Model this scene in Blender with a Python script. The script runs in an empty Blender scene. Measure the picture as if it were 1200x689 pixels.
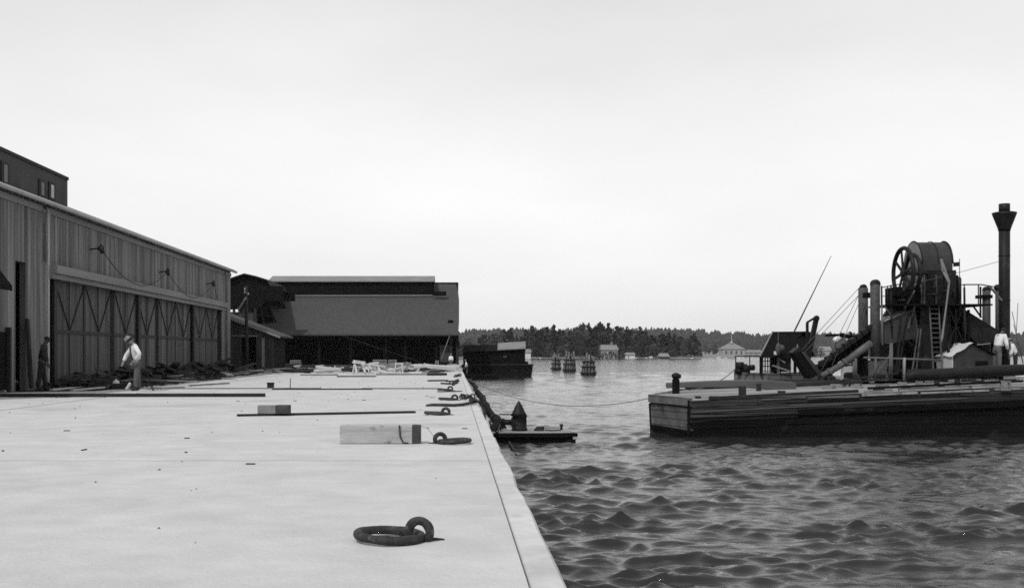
import bpy, bmesh, math, random
import numpy as np
from mathutils import Vector, Matrix, Euler
random.seed(7); R = math.radians
sc = bpy.context.scene
COL = sc.collection
# ------------------------------------------------------------------ camera
CH, F, VX, VY, W = 1.2, 1300.0, 532.0, 414.0, 1.5      # eye height, focal in photo px, vanishing point, quay above water
cam = bpy.data.cameras.new('camera'); co = bpy.data.objects.new('camera', cam); COL.objects.link(co)
co.location = (0, 0, CH); co.rotation_euler = (R(90), 0, 0)
cam.sensor_width = 36; cam.lens = 36*F/1200
cam.shift_x = (600-VX)/1200; cam.shift_y = (VY-344.5)/1200
cam.clip_end = 9000; cam.clip_start = 0.1
sc.camera = co
# ------------------------------------------------------------------ light
SUN_EL, SUN_AZ = 50, 214          # azimuth of the sun, clockwise from +Y
w = bpy.data.worlds.new('World'); sc.world = w; w.use_nodes = True
nt = w.node_tree; nt.nodes.clear()
sky = nt.nodes.new('ShaderNodeTexSky'); sky.sky_type = 'NISHITA'; sky.sun_disc = False
sky.sun_elevation = R(SUN_EL); sky.sun_rotation = R(SUN_AZ); sky.air_density = 1.0; sky.dust_density = 3.0
sep = nt.nodes.new('ShaderNodeSeparateColor'); nt.links.new(sky.outputs[0], sep.inputs[0])
# blue-sensitive film: only the blue of the sky is seen, and it is seen as a pale grey
tcs = nt.nodes.new('ShaderNodeTexCoord')
cn = nt.nodes.new('ShaderNodeTexNoise'); cn.inputs['Scale'].default_value = 1.6; cn.inputs['Detail'].default_value = 5; cn.inputs['Roughness'].default_value = .5
mp = nt.nodes.new('ShaderNodeMapping'); mp.inputs['Scale'].default_value = (1, 1, 3.2)
nt.links.new(tcs.outputs['Generated'], mp.inputs[0]); nt.links.new(mp.outputs[0], cn.inputs[0])
mr = nt.nodes.new('ShaderNodeMapRange'); mr.inputs['From Min'].default_value = .3; mr.inputs['From Max'].default_value = .75
mr.inputs['To Min'].default_value = 4.9; mr.inputs['To Max'].default_value = 6.5
nt.links.new(cn.outputs['Fac'], mr.inputs[0])
mul = nt.nodes.new('ShaderNodeMath'); mul.operation = 'MULTIPLY_ADD'; mul.inputs[1].default_value = .34
nt.links.new(sep.outputs[2], mul.inputs[0]); nt.links.new(mr.outputs[0], mul.inputs[2])
bg = nt.nodes.new('ShaderNodeBackground'); bg.inputs['Strength'].default_value = .12
sxz = nt.nodes.new('ShaderNodeSeparateXYZ'); nt.links.new(tcs.outputs['Generated'], sxz.inputs[0])
gr = nt.nodes.new('ShaderNodeMapRange'); gr.inputs['From Min'].default_value = 0; gr.inputs['From Max'].default_value = .4; gr.inputs['To Min'].default_value = 1.16; gr.inputs['To Max'].default_value = .84
nt.links.new(sxz.outputs[2], gr.inputs[0])
mu2 = nt.nodes.new('ShaderNodeMath'); mu2.operation = 'MULTIPLY'; nt.links.new(mul.outputs[0], mu2.inputs[0]); nt.links.new(gr.outputs[0], mu2.inputs[1])
nt.links.new(mu2.outputs[0], bg.inputs['Color'])
wo = nt.nodes.new('ShaderNodeOutputWorld'); nt.links.new(bg.outputs[0], wo.inputs['Surface'])
sl = bpy.data.lights.new('sun', 'SUN'); so = bpy.data.objects.new('sun', sl); COL.objects.link(so)
sl.energy = 2.4; sl.angle = R(1.5); sl.color = (1, 1, 1)
sd = Vector((math.sin(R(SUN_AZ))*math.cos(R(SUN_EL)), math.cos(R(SUN_AZ))*math.cos(R(SUN_EL)), math.sin(R(SUN_EL))))
so.rotation_euler = sd.to_track_quat('Z', 'Y').to_euler()
so.location = (0, 0, 60)
sc.view_settings.view_transform = 'Standard'; sc.view_settings.look = 'None'
sc.view_settings.exposure = 0.0; sc.view_settings.gamma = 1
sc.cycles.filter_width = 1.6; sc.cycles.use_denoising = False
sc.cycles.max_bounces = 6; sc.cycles.volume_bounces = 1

# ------------------------------------------------------------------ helpers
def P(px, py, Y):                    # where a ray measured on the photograph meets the depth Y
    return Vector(((px-VX)/F*Y, Y, CH+(VY-py)/F*Y))
WL = {}                              # world origins of unrotated things while building

def setp(o, label=None, cat=None, group=None, kind=None):
    if label: o['label'] = label
    if cat: o['category'] = cat
    if group: o['group'] = group
    if kind: o['kind'] = kind
    return o
def thing(name, label, cat, loc=(0, 0, 0), group=None):
    o = bpy.data.objects.new(name, None); COL.objects.link(o); o.location = loc
    o.empty_display_size = .3
    WL[o] = Vector(loc)
    return setp(o, label, cat, group)

class MB:
    def __init__(s): s.v = []; s.f = []; s.sm = []
    def add(s, vs, fs, smooth=False):
        n = len(s.v); s.v += [Vector(v) for v in vs]; s.f += [[i+n for i in f] for f in fs]; s.sm += [smooth]*len(fs)
        return s
    def box(s, a, b, rot=0, piv=None):
        x0, y0, z0 = a; x1, y1, z1 = b
        vs = [Vector(v) for v in ((x0,y0,z0),(x1,y0,z0),(x1,y1,z0),(x0,y1,z0),(x0,y0,z1),(x1,y0,z1),(x1,y1,z1),(x0,y1,z1))]
        if rot:
            c = Vector(piv) if piv else sum(vs, Vector())/8; M = Matrix.Rotation(rot, 3, 'Z'); vs = [M@(v-c)+c for v in vs]
        return s.add(vs, [(0,3,2,1),(4,5,6,7),(0,1,5,4),(1,2,6,5),(2,3,7,6),(3,0,4,7)])
    def beam(s, p, q, w, h, up=(0, 0, 1), w2=None, h2=None):
        p, q = Vector(p), Vector(q); d = (q-p).normalized(); u = Vector(up)
        if abs(d.dot(u)) > .98: u = Vector((0, 1, 0))
        a = d.cross(u).normalized(); b = a.cross(d).normalized(); w2 = w2 or w; h2 = h2 or h
        vs = [p-a*w/2-b*h/2, p+a*w/2-b*h/2, p+a*w/2+b*h/2, p-a*w/2+b*h/2, q-a*w2/2-b*h2/2, q+a*w2/2-b*h2/2, q+a*w2/2+b*h2/2, q-a*w2/2+b*h2/2]
        return s.add(vs, [(3,2,1,0),(4,5,6,7),(0,1,5,4),(1,2,6,5),(2,3,7,6),(3,0,4,7)])
    def tube(s, pts, r, n=8, caps=True, closed=False):
        pts = [Vector(p) for p in pts]; m = len(pts); rs = r if isinstance(r, (list, tuple)) else [r]*m
        ring = []; prev = None; vs = []
        for i, p in enumerate(pts):
            if closed: d = pts[(i+1) % m]-pts[i-1]
            else: d = pts[min(i+1, m-1)]-pts[max(i-1, 0)]
            d.normalize()
            if prev is None: a = d.orthogonal().normalized()
            else: a = (prev-d*prev.dot(d)).normalized()
            prev = a; b = d.cross(a)
            for k in range(n):
                t = 2*math.pi*k/n; vs.append(p+(a*math.cos(t)+b*math.sin(t))*rs[i])
        fs = []
        for i in range(m if closed else m-1):
            j = (i+1) % m
            for k in range(n): fs.append((i*n+k, i*n+(k+1) % n, j*n+(k+1) % n, j*n+k))
        s.add(vs, fs, True)
        if caps and not closed:
            n0 = len(s.v)-len(vs)
            s.f.append([n0+k for k in range(n)][::-1]); s.f.append([n0+(m-1)*n+k for k in range(n)]); s.sm += [False]*2
        return s
    def torus(s, c, R1, r, ax=(0, 0, 1), n=40, k=12, wob=0):
        c = Vector(c); ax = Vector(ax).normalized(); a = ax.orthogonal().normalized(); b = ax.cross(a)
        vs = []
        for i in range(n):
            t = 2*math.pi*i/n; d = a*math.cos(t)+b*math.sin(t); rr = r*(1+wob*math.sin(3*t+1)+wob*.6*math.sin(7*t))
            for j in range(k):
                q = 2*math.pi*j/k; vs.append(c+d*(R1+rr*math.cos(q))+ax*rr*math.sin(q))
        fs = [(i*k+j, ((i+1) % n)*k+j, ((i+1) % n)*k+(j+1) % k, i*k+(j+1) % k) for i in range(n) for j in range(k)]
        return s.add(vs, fs, True)
    def lathe(s, c, prof, n=16, ax=(0, 0, 1), smooth=True):
        c = Vector(c); ax = Vector(ax).normalized(); a = ax.orthogonal().normalized(); b = ax.cross(a); vs = []
        for (r, z) in prof:
            for k in range(n):
                t = 2*math.pi*k/n; vs.append(c+ax*z+(a*math.cos(t)+b*math.sin(t))*max(r, 1e-4))
        m = len(prof)
        fs = [(i*n+k, i*n+(k+1) % n, (i+1)*n+(k+1) % n, (i+1)*n+k) for i in range(m-1) for k in range(n)]
        s.add(vs, fs, smooth); n0 = len(s.v)-len(vs)
        s.f.append([n0+k for k in range(n)][::-1]); s.f.append([n0+(m-1)*n+k for k in range(n)]); s.sm += [False]*2
        return s
    def prism(s, poly, ext):             # closed 3D polygon swept along ext
        poly = [Vector(p) for p in poly]; e = Vector(ext); n = len(poly)
        fs = [list(range(n))[::-1], [n+i for i in range(n)]]+[(i, (i+1) % n, n+(i+1) % n, n+i) for i in range(n)]
        return s.add(poly+[p+e for p in poly], fs)
    def build(s, name, m, parent=None, label=None, cat=None, group=None, kind=None, bevel=0, base=True):
        xs = np.array([tuple(v) for v in s.v]); lo, hi = xs.min(0), xs.max(0)
        o3 = Vector((lo+hi)/2)
        if parent is None and base: o3.z = lo[2]
        me = bpy.data.meshes.new(name)
        me.from_pydata([tuple(v-o3) for v in s.v], [], s.f)
        me.polygons.foreach_set('use_smooth', s.sm); me.materials.append(m)
        bm = bmesh.new(); bm.from_mesh(me); bmesh.ops.recalc_face_normals(bm, faces=bm.faces); bm.to_mesh(me); bm.free()
        o = bpy.data.objects.new(name, me); COL.objects.link(o); WL[o] = o3
        if parent is not None: o.parent = parent; o.location = o3-WL[parent]
        else: o.location = o3
        if bevel:
            b = o.modifiers.new('bevel', 'BEVEL'); b.width = bevel; b.segments = 2; b.limit_method = 'ANGLE'
        return setp(o, label, cat, group, kind)
def dup(root, loc, rz=0, label=None, group=None, scale=None, rot=None):
    r = root.copy(); COL.objects.link(r); r.location = loc
    r.rotation_euler = rot if rot else (0, 0, rz)
    if scale is not None: r.scale = scale if hasattr(scale, '__len__') else (scale,)*3
    if label: r['label'] = label
    if group: r['group'] = group
    for ch in list(root.children):
        c = ch.copy(); COL.objects.link(c); c.parent = r
        for g in ch.children:
            d = g.copy(); COL.objects.link(d); d.parent = c
    return r

# ------------------------------------------------------------------ materials
def mat(name, a, b=None, scale=2.0, rough=.85, bump=.2, bscale=None, detail=8, metal=0, spec=.3, streak=None, boards=None, blotch=None, bdist=.02):
    """grey material: noise between a and b; streak=(axis,stretch); boards=(axis,width,spread,gap); blotch=(value,scale,threshold)"""
    if b is None: b = a*1.35
    m = bpy.data.materials.new(name); m.use_nodes = True; n = m.node_tree; L = n.links.new
    bs = n.nodes['Principled BSDF']; bs.inputs['Roughness'].default_value = rough; bs.inputs['Metallic'].default_value = metal
    bs.inputs['Specular IOR Level'].default_value = spec
    tc = n.nodes.new('ShaderNodeTexCoord'); oi = n.nodes.new('ShaderNodeObjectInfo')
    add = n.nodes.new('ShaderNodeVectorMath'); add.operation = 'ADD'
    sc_ = n.nodes.new('ShaderNodeVectorMath'); sc_.operation = 'SCALE'; sc_.inputs[0].default_value = (37, 53, 71)
    L(oi.outputs['Random'], sc_.inputs['Scale']); L(tc.outputs['Object'], add.inputs[0]); L(sc_.outputs[0], add.inputs[1])
    vec = add.outputs[0]
    if boards:
        gp_ = n.nodes.new('ShaderNodeNewGeometry'); vec = gp_.outputs['Position']
    if streak:
        mpp = n.nodes.new('ShaderNodeMapping'); st = [1, 1, 1]; st[streak[0]] = 1/streak[1]; mpp.inputs['Scale'].default_value = st
        L(vec, mpp.inputs[0]); svec = mpp.outputs[0]
    else: svec = vec
    nz = n.nodes.new('ShaderNodeTexNoise'); nz.inputs['Scale'].default_value = scale; nz.inputs['Detail'].default_value = detail; nz.inputs['Roughness'].default_value = .6
    L(svec, nz.inputs['Vector'])
    r = n.nodes.new('ShaderNodeMapRange'); r.inputs['From Min'].default_value = .32; r.inputs['From Max'].default_value = .68
    r.inputs['To Min'].default_value = a; r.inputs['To Max'].default_value = b; L(nz.outputs['Fac'], r.inputs[0])
    val = r.outputs[0]
    def math_(op, x, y=None):
        q = n.nodes.new('ShaderNodeMath'); q.operation = op
        for i, t in enumerate((x, y)):
            if t is None: continue
            if isinstance(t, (int, float)): q.inputs[i].default_value = t
            else: L(t, q.inputs[i])
        return q.outputs[0]
    hgt = None
    if boards:
        ax, wd, spread, gap = boards
        sx = n.nodes.new('ShaderNodeSeparateXYZ'); L(vec, sx.inputs[0])
        t = math_('DIVIDE', sx.outputs[ax], wd); fl = math_('FLOOR', t); fr = math_('FRACT', t)
        wn = n.nodes.new('ShaderNodeTexWhiteNoise'); wn.noise_dimensions = '1D'; L(fl, wn.inputs['W'])
        k = n.nodes.new('ShaderNodeMapRange'); k.inputs['To Min'].default_value = 1-spread; k.inputs['To Max'].default_value = 1+spread; L(wn.outputs['Value'], k.inputs[0])
        val = math_('MULTIPLY', val, k.outputs[0])
        g = math_('GREATER_THAN', math_('ABSOLUTE', math_('SUBTRACT', fr, .5)), .5-gap)
        val = math_('MULTIPLY', val, math_('SUBTRACT', 1.0, math_('MULTIPLY', g, .75)))
        hgt = math_('MULTIPLY', g, -1.0)
    if blotch:
        bv, bsx, th = blotch
        n2 = n.nodes.new('ShaderNodeTexNoise'); n2.inputs['Scale'].default_value = bsx; n2.inputs['Detail'].default_value = 9; L(vec, n2.inputs['Vector'])
        k = n.nodes.new('ShaderNodeMapRange'); k.inputs['From Min'].default_value = th; k.inputs['From Max'].default_value = th+.12; L(n2.outputs['Fac'], k.inputs[0])
        mx = n.nodes.new('ShaderNodeMix'); mx.data_type = 'FLOAT'; L(k.outputs[0], mx.inputs[0]); L(val, mx.inputs[2]); mx.inputs[3].default_value = bv
        val = mx.outputs[0]
    L(val, bs.inputs['Base Color'])
    bn = n.nodes.new('ShaderNodeTexNoise'); bn.inputs['Scale'].default_value = bscale or scale*5; bn.inputs['Detail'].default_value = 6; L(svec, bn.inputs['Vector'])
    bp = n.nodes.new('ShaderNodeBump'); bp.inputs['Strength'].default_value = bump; bp.inputs['Distance'].default_value = bdist
    h = bn.outputs['Fac']
    if hgt is not None: h = math_('ADD', h, hgt)
    L(h, bp.inputs['Height']); L(bp.outputs[0], bs.inputs['Normal'])
    return m
M = dict(
 concrete=mat('quay_concrete', .40, .49, 1.7, .92, .5, 26, detail=14, blotch=(.35, .3, .6)),
 coping=mat('coping_concrete', .38, .54, 2.2, .9, .3, 18, blotch=(.24, 1.1, .62)),
 earth=mat('dark_earth', .02, .06, .8, 1, .6, 6),
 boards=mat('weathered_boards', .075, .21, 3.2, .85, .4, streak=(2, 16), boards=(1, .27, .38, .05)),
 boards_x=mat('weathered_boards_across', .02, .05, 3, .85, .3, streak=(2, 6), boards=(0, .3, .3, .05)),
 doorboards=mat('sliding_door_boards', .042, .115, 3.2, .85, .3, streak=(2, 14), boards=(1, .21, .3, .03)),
 paleband=mat('pale_painted_timber', .15, .22, 1.0, .8, .2, streak=(1, 8)),
 darkframe=mat('dark_iron_frame', .012, .02, 3, .7, .2),
 trim=mat('painted_trim', .28, .36, 1, .6, .1),
 block=mat('stucco_block', .06, .085, .6, .9, .2, blotch=(.05, .5, .55)),
 felt=mat('roof_felt', .028, .062, 5, .95, .7, 12, blotch=(.04, .35, .58)),
 palefelt=mat('pale_roof_sheet', .15, .2, .8, .9, .3),
 black=mat('black_timber', .003, .006, 1.5, .9, .3, spec=.1),  # plain near-black; also stands for shade in the far shed and openings
 tar=mat('tarred_hull', .003, .009, 1.2, .8, .5, spec=.12, streak=(0, 6), boards=(2, .27, .35, .05), blotch=(.026, .9, .60)),
 wornhull=mat('scraped_hull_planks', .014, .075, 2.2, .85, .6, spec=.15, streak=(0, 9), boards=(2, .19, .4, .06), blotch=(.07, 3.0, .63)),
 wornstrip=mat('worn_pale_strip', .14, .34, 3, .9, .5, streak=(0, 3), blotch=(.04, 4, .6)),
 endwood=mat('weathered_hull_planks', .085, .17, 1.6, .85, .5, streak=(0, 5), boards=(2, .24, .2, .06), blotch=(.03, 2.6, .58)),
 deck=mat('worn_deck_planks', .13, .34, 1.6, .9, .5, streak=(0, 5), boards=(1, .2, .25, .06), blotch=(.1, 1.5, .62)),
 beam=mat('grey_timber', .05, .10, 1.6, .9, .5, streak=(0, 6)),
 darkwood=mat('dark_timber', .010, .024, 2.2, .85, .5),
 palewood=mat('new_sawn_timber', .38, .52, 3.0, .85, .35, streak=(0, 4), blotch=(.25, 4.0, .63)),
 blockwood=mat('squared_pine_timber', .26, .43, 5, .9, .8, 20, streak=(0, 5), blotch=(.14, 5.5, .58)),
 shade_end=mat('shaded_block_end', .03, .06, 8.0, .9, .5),  # shade on the right ends of timber blocks, put into the colour
 midwood=mat('used_lumber', .10, .2, 1.5, .9, .4),
 iron=mat('forged_iron', .014, .04, 18, .7, 1.0, 70, metal=.25, spec=.4, blotch=(.085, 26, .56), bdist=.008),
 machine=mat('machine_iron', .004, .010, 3, .6, .4, metal=.1, spec=.25, blotch=(.03, 3.5, .6)),
 machinegrey=mat('worn_machine_plate', .012, .035, 2, .55, .25, metal=.1, spec=.35, streak=(2, 4), boards=(2, .55, .06, .012)),
 platelight=mat('pale_and_lit_plate', .16, .2, 3, .6, .2),  # pale parts; on the hood side it stands for light
 column=mat('riveted_column', .025, .08, 16, .7, .8, 30),
 pipe=mat('grey_pipe', .05, .10, 3, .6, .3),
 rope=mat('tarred_rope', .02, .05, 30, .95, .8, 90),
 wire=mat('wire_rope', .07, .1, 20, .7, .1),
 canvas=mat('bleached_canvas', .42, .52, 2, .9, .3),
 white=mat('whitewash', .5, .62, 2, .85, .2),
 house=mat('pale_house_wall', .24, .32, .5, .85, .1),
 houseroof=mat('grey_house_roof', .15, .2, .6, .9, .2),
 leaf=mat('pine_foliage', .01, .04, .16, .9, .3, detail=3),
 leaf2=mat('broadleaf_foliage', .03, .085, .2, .9, .3, detail=3),
 farleaf=mat('distant_wood_foliage', .012, .04, .01, .95, .3, detail=6),
 bark=mat('bark', .03, .06, 2, .9, .5),
 shore=mat('shore_ground', .10, .22, .03, .95, .4, 1.0, detail=8),
 rock=mat('pale_shore_rock', .25, .4, .3, .9, .5),
 skin=mat('skin', .20, .24, 8, .6, .05), darkskin=mat('weathered_skin', .05, .07, 8, .6, .05),
 shirt=mat('white_shirt_cloth', .55, .68, 6, .9, .4, 14), trousers=mat('grey_work_trousers', .07, .12, 5, .95, .5, 12),
 darkcloth=mat('dark_work_cloth', .012, .025, 5, .95, .5, 12), hat=mat('felt_hat', .15, .22, 8, .9, .2), boot=mat('boot_leather', .012, .02, 9, .6, .2),
 glass=mat('window_glass', .02, .03, 1, .08, .02, spec=.8),
)
def water_mat():
    m = bpy.data.materials.new('harbour_water'); m.use_nodes = True; n = m.node_tree; L = n.links.new
    bs = n.nodes['Principled BSDF']; bs.inputs['Base Color'].default_value = (.018,)*3+(1,)
    bs.inputs['Roughness'].default_value = .07; bs.inputs['IOR'].default_value = 1.333
    g = n.nodes.new('ShaderNodeNewGeometry')
    mp = n.nodes.new('ShaderNodeMapping'); mp.inputs['Scale'].default_value = (.55, 1, 1); mp.inputs['Rotation'].default_value = (0, 0, R(-10)); L(g.outputs['Position'], mp.inputs[0])
    a = n.nodes.new('ShaderNodeTexNoise'); a.inputs['Scale'].default_value = 4.6; a.inputs['Detail'].default_value = 7; a.inputs['Roughness'].default_value = .55; L(mp.outputs[0], a.inputs['Vector'])
    b = n.nodes.new('ShaderNodeTexNoise'); b.inputs['Scale'].default_value = .75; b.inputs['Detail'].default_value = 7; b.inputs['Roughness'].default_value = .62; L(mp.outputs[0], b.inputs['Vector'])
    b1 = n.nodes.new('ShaderNodeBump'); b1.inputs['Strength'].default_value = .42; b1.inputs['Distance'].default_value = .075; L(a.outputs['Fac'], b1.inputs['Height'])
    b2 = n.nodes.new('ShaderNodeBump'); b2.inputs['Strength'].default_value = .08; b2.inputs['Distance'].default_value = .35; L(b.outputs['Fac'], b2.inputs['Height']); L(b1.outputs[0], b2.inputs['Normal'])
    L(b2.outputs[0], bs.inputs['Normal'])
    return m
M['water'] = water_mat()

# ================================================================== SETTING
# ---- water: one sheet of real waves, finer near the quay
def make_water():
    ys = list(np.arange(-30, 7, .5)); y = 7.0
    while y < 2850: ys.append(y); y += max(.042, y*.0038) if y < 160 else y*.011
    ys = np.array(ys); us = np.linspace(-.55, 1.32, 860)
    Yg = np.repeat(ys[:, None], len(us), 1); Xg = us[None, :]*(np.maximum(Yg, 0)+12)
    sp = np.maximum(np.maximum(np.gradient(ys)[:, None], 1e-3)*np.ones_like(Xg), (np.maximum(Yg, 0)+12)*(us[1]-us[0])*.7)
    rng = np.random.RandomState(3); H = np.zeros_like(Xg); DX = np.zeros_like(Xg); DY = np.zeros_like(Xg)
    gust = np.zeros_like(Xg); calm = 1-.5*np.clip((Yg-16)/45, 0, 1)
    for i in range(14):                      # patches of chop between smoother water
        lam = 2.2*math.exp(rng.rand()*math.log(9)); k = 2*math.pi/lam; th = rng.rand()*6.283
        gust += np.cos(k*(Xg*math.cos(th)*.6+Yg*math.sin(th))+rng.rand()*6.283)*np.clip((lam/sp-2.5)/2.5, 0, 1)
    gust = np.clip(1.0+.15*gust, .45, 1.6)
    for i in range(170):
        lam = .2*math.exp(rng.rand()*math.log(3.2/.2)); k = 2*math.pi/lam
        th = R(-100+rng.randn()*32)                    # travelling mostly toward the camera
        amp = .0066*lam**.8*(1 if lam < .85 else .33)*(1.15 if lam < .6 else 1)
        ph = rng.rand()*6.283; fade = np.clip((lam/sp-2.5)/2.5, 0, 1)*(gust if lam < 1.5 else 1)*calm
        a = k*(Xg*math.cos(th)+Yg*math.sin(th))+ph
        H += amp*fade*np.cos(a); sn = np.sin(a); DX -= .95*amp*fade*math.cos(th)*sn; DY -= .95*amp*fade*math.sin(th)*sn
    H = H+1.6*np.maximum(H, 0)**2
    v = np.stack([Xg+DX, Yg+DY, H-W], -1).reshape(-1, 3)
    nr, nc = Xg.shape
    i = np.arange(nr-1)[:, None]*nc+np.arange(nc-1)[None, :]
    f = np.stack([i, i+1, i+nc+1, i+nc], -1).reshape(-1, 4)
    me = bpy.data.meshes.new('water'); me.vertices.add(len(v)); me.vertices.foreach_set('co', v.astype('f').ravel())
    me.loops.add(f.size); me.loops.foreach_set('vertex_index', f.astype('i').ravel())
    me.polygons.add(len(f)); me.polygons.foreach_set('loop_start', (np.arange(len(f))*4).astype('i')); 
    me.update(calc_edges=True); me.polygons.foreach_set('use_smooth', np.ones(len(f), bool)); me.materials.append(M['water']); me.update()
    o = bpy.data.objects.new('water', me); COL.objects.link(o); o['kind'] = 'structure'
make_water()

# ---- quay
EX, CX = .59, .385
b = MB()
b.prism([(-9.5, -20, -4), (CX, -20, -4), (CX, -20, 0), (-9.5, -20, 0)], (0, 90, 0))
quay = b.build('quay_deck', M['concrete'], kind='structure')
b = MB(); y = -20.0; k = 0
while y < 141:
    L_ = 6.03; j = random.uniform(-.006, .006); z = random.uniform(-.006, .008)
    c = .02; st = 14; x0 = CX+.012; rows = []
    for q in range(st+1):
        yy = y+.011+(L_-.022)*q/st; xe_ = EX+j+random.uniform(-.006, .004)-(.02 if random.random() < .06 else 0)-(.012 if q in (0, st) else 0); cc = c*random.uniform(.6, 1.7)
        rows.append([(x0+random.uniform(-.004, .003), yy, -.5), (xe_, yy, -.5), (xe_, yy, -cc+z), (xe_-cc, yy, z), (x0+.008, yy, z), (x0, yy, -.012+z)])
    b.add([v for r_ in rows for v in r_], [(q*6+k, q*6+(k+1) % 6, q*6+6+(k+1) % 6, q*6+6+k) for q in range(st) for k in range(6)]+[tuple(range(6))[::-1], tuple(st*6+k for k in range(6))]); y += L_
y0 = y
b.build('quay_coping', M['coping'], kind='structure')
b = MB(); b.box((CX-.02, -20, -4), (EX-.03, 142, -.06)); b.build('quay_wall', M['coping'], kind='structure')
# ground behind: earth beside the shed and the unpaved far end
b = MB(); b.prism([(-70, -20, -3), (-9.5, -20, -3), (-9.5, -20, -.02), (-70, -20, -.02)], (0, 162, 0))
b.prism([(-9.5, 70, -3), (CX-.03, 70, -3), (CX-.03, 70, -.01), (-9.5, 70, -.01)], (0, 72, 0)); b.build('ground', M['earth'], kind='structure')
# paved strip reaching the shed in the foreground, uneven far edge
b = MB(); pts = [(-9.6, -20), (-40, -20), (-40, 33.5), (-16, 33.2), (-14.2, 34.0), (-12.9, 34.6), (-12.2, 35.1), (-11.5, 35.4), (-11.2, 38.2), (-11.5, 44.0), (-11.9, 50), (-12.4, 58), (-12.4, 66), (-11.0, 70), (-10.2, 70.2), (-9.6, 70.2)]
b.prism([(x, y, -.018) for x, y in pts], (0, 0, .014)); b.build('yard_paving', M['concrete'], kind='structure')
b = MB(); b.prism([(-9.5, 70, -.008), (CX-.03, 70, -.008), (CX-.03, 70, .0), (-9.5, 70, .0)], (0, 40, 0)); b.build('far_paving', M['concrete'], kind='structure')

for k, yj in enumerate((12.4, 24.9, 37.0, 49.6, 62.0)):
    b = MB(); n_ = 40
    for q in range(n_):
        xa, xb = -9.4+(CX+9.4)*q/n_, -9.4+(CX+9.4)*(q+1)/n_; ja = .02*math.sin(q*1.7+k); jb = .02*math.sin((q+1)*1.7+k)
        b.add([(xa, yj+ja-.006, .003), (xb, yj+jb-.006, .003), (xb, yj+jb+.006, .003), (xa, yj+ja+.006, .003)], [(0, 1, 2, 3)])
    b.build('paving_joint', M['midwood'], kind='structure')
# ---- far shore
def terrain(name, x0, x1, y0, y1, nx, ny, fn, m, kind='structure'):
    vs = []; fs = []
    for j in range(ny+1):
        for i in range(nx+1):
            x = x0+(x1-x0)*i/nx; y = y0+(y1-y0)*j/ny; vs.append((x, y, fn(x, y)))
    for j in range(ny):
        for i in range(nx): a = j*(nx+1)+i; fs.append((a, a+1, a+nx+2, a+nx+1))
    return MB().add(vs, fs, True).build(name, m, kind=kind)
def shoreline(x): return 590+18*math.sin(x*.021+.5)+7*math.sin(x*.09)+(90 if x > 150 else 0)*min(1, max(0, (x-150)/30))+max(0, x-185)*2.2
def landz(x, y):
    d = y-shoreline(x)
    return -W-1.5+min(1, max(0, (d+8)/10))*2.1+ (max(0, d)**.8)*.03+.5*math.sin(x*.13+y*.07)*min(1, max(0, d/12))
terrain('far_shore_ground', -420, 640, 560, 1500, 160, 60, landz, M['shore'])
def hillz(x, y):
    t = min(1, max(0, (y-1500)/600)); return -W-1+t*(30+7*math.sin(x*.0021+1.0)+4*math.sin(x*.0063)+2*math.sin(x*.019))
terrain('hills', -1300, 2600, 1450, 2600, 130, 20, hillz, M['farleaf'])

# ================================================================== TREES
def make_crown(kind, seed):
    rr = random.Random(seed); b = MB(); Hh = 16.0
    clumps = []
    if kind == 'pine':
        zs = rr.uniform(.06, .2)
        for i in range(46):
            t = rr.random(); z = Hh*(zs+(1-zs)*t); rad = (1-t)**.75*rr.uniform(2.0, 3.6)+.25
            a = rr.random()*6.28; q = rr.uniform(.25, 1.0); clumps.append((math.cos(a)*rad*q, math.sin(a)*rad*q, z, rr.uniform(.7, 1.35)*(1.1-.5*t)))
    else:
        for i in range(44):
            t = rr.random(); z = Hh*(.08+.87*t); rad = math.sin(math.pi*min(.97, t*.85+.12))*4.3
            a = rr.random()*6.28; q = rr.uniform(.2, 1.0); clumps.append((math.cos(a)*rad*q, math.sin(a)*rad*q, z, rr.uniform(.9, 1.9)))
    for (x, y, z, s) in clumps:
        for k in range(26):
            d = Vector((rr.gauss(0, 1), rr.gauss(0, 1), rr.gauss(0, .6))).normalized()*s*rr.uniform(.35, 1.0); c = Vector((x, y, z))+d
            u = Vector((rr.gauss(0, 1), rr.gauss(0, 1), rr.gauss(0, 1))).normalized(); v = u.orthogonal().normalized(); e = rr.uniform(.22, .5)
            b.add([c-u*e-v*e*.6, c+u*e-v*e*.5, c+u*e*.7+v*e*.7, c-u*e*.5+v*e*.7], [(0, 1, 2, 3)])
    return b
def make_tree(kind, seed):
    rr = random.Random(seed+50)
    t = thing('pine_tree' if kind == 'pine' else 'broadleaf_tree', 'x', 'tree', (0, 0, 0))
    c = make_crown(kind, seed); o = c.build('crown', M['leaf'] if kind == 'pine' else M['leaf2'], t)
    b = MB(); b.tube([(0, 0, -.6), (.05, 0, 4), (rr.uniform(-.3, .3), .1, 9), (rr.uniform(-.3, .3), 0, 15)], [.28, .22, .15, .04], 6)
    for k in range(9):
        z = rr.uniform(4.5, 13); a = rr.random()*6.28; l = rr.uniform(1.2, 2.8)*(1.2-z/16)
        b.tube([(0, 0, z), (math.cos(a)*l, math.sin(a)*l, z+rr.uniform(.2, .9))], [.07, .02], 4)
    b.build('trunk', M['bark'], t)
    return t
PG = 'dark pines along the far shore'; BG = 'broad leafy trees along the far shore'
protos = [make_tree('pine', i) for i in range(5)]+[make_tree('broad', i+20) for i in range(3)]
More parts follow.
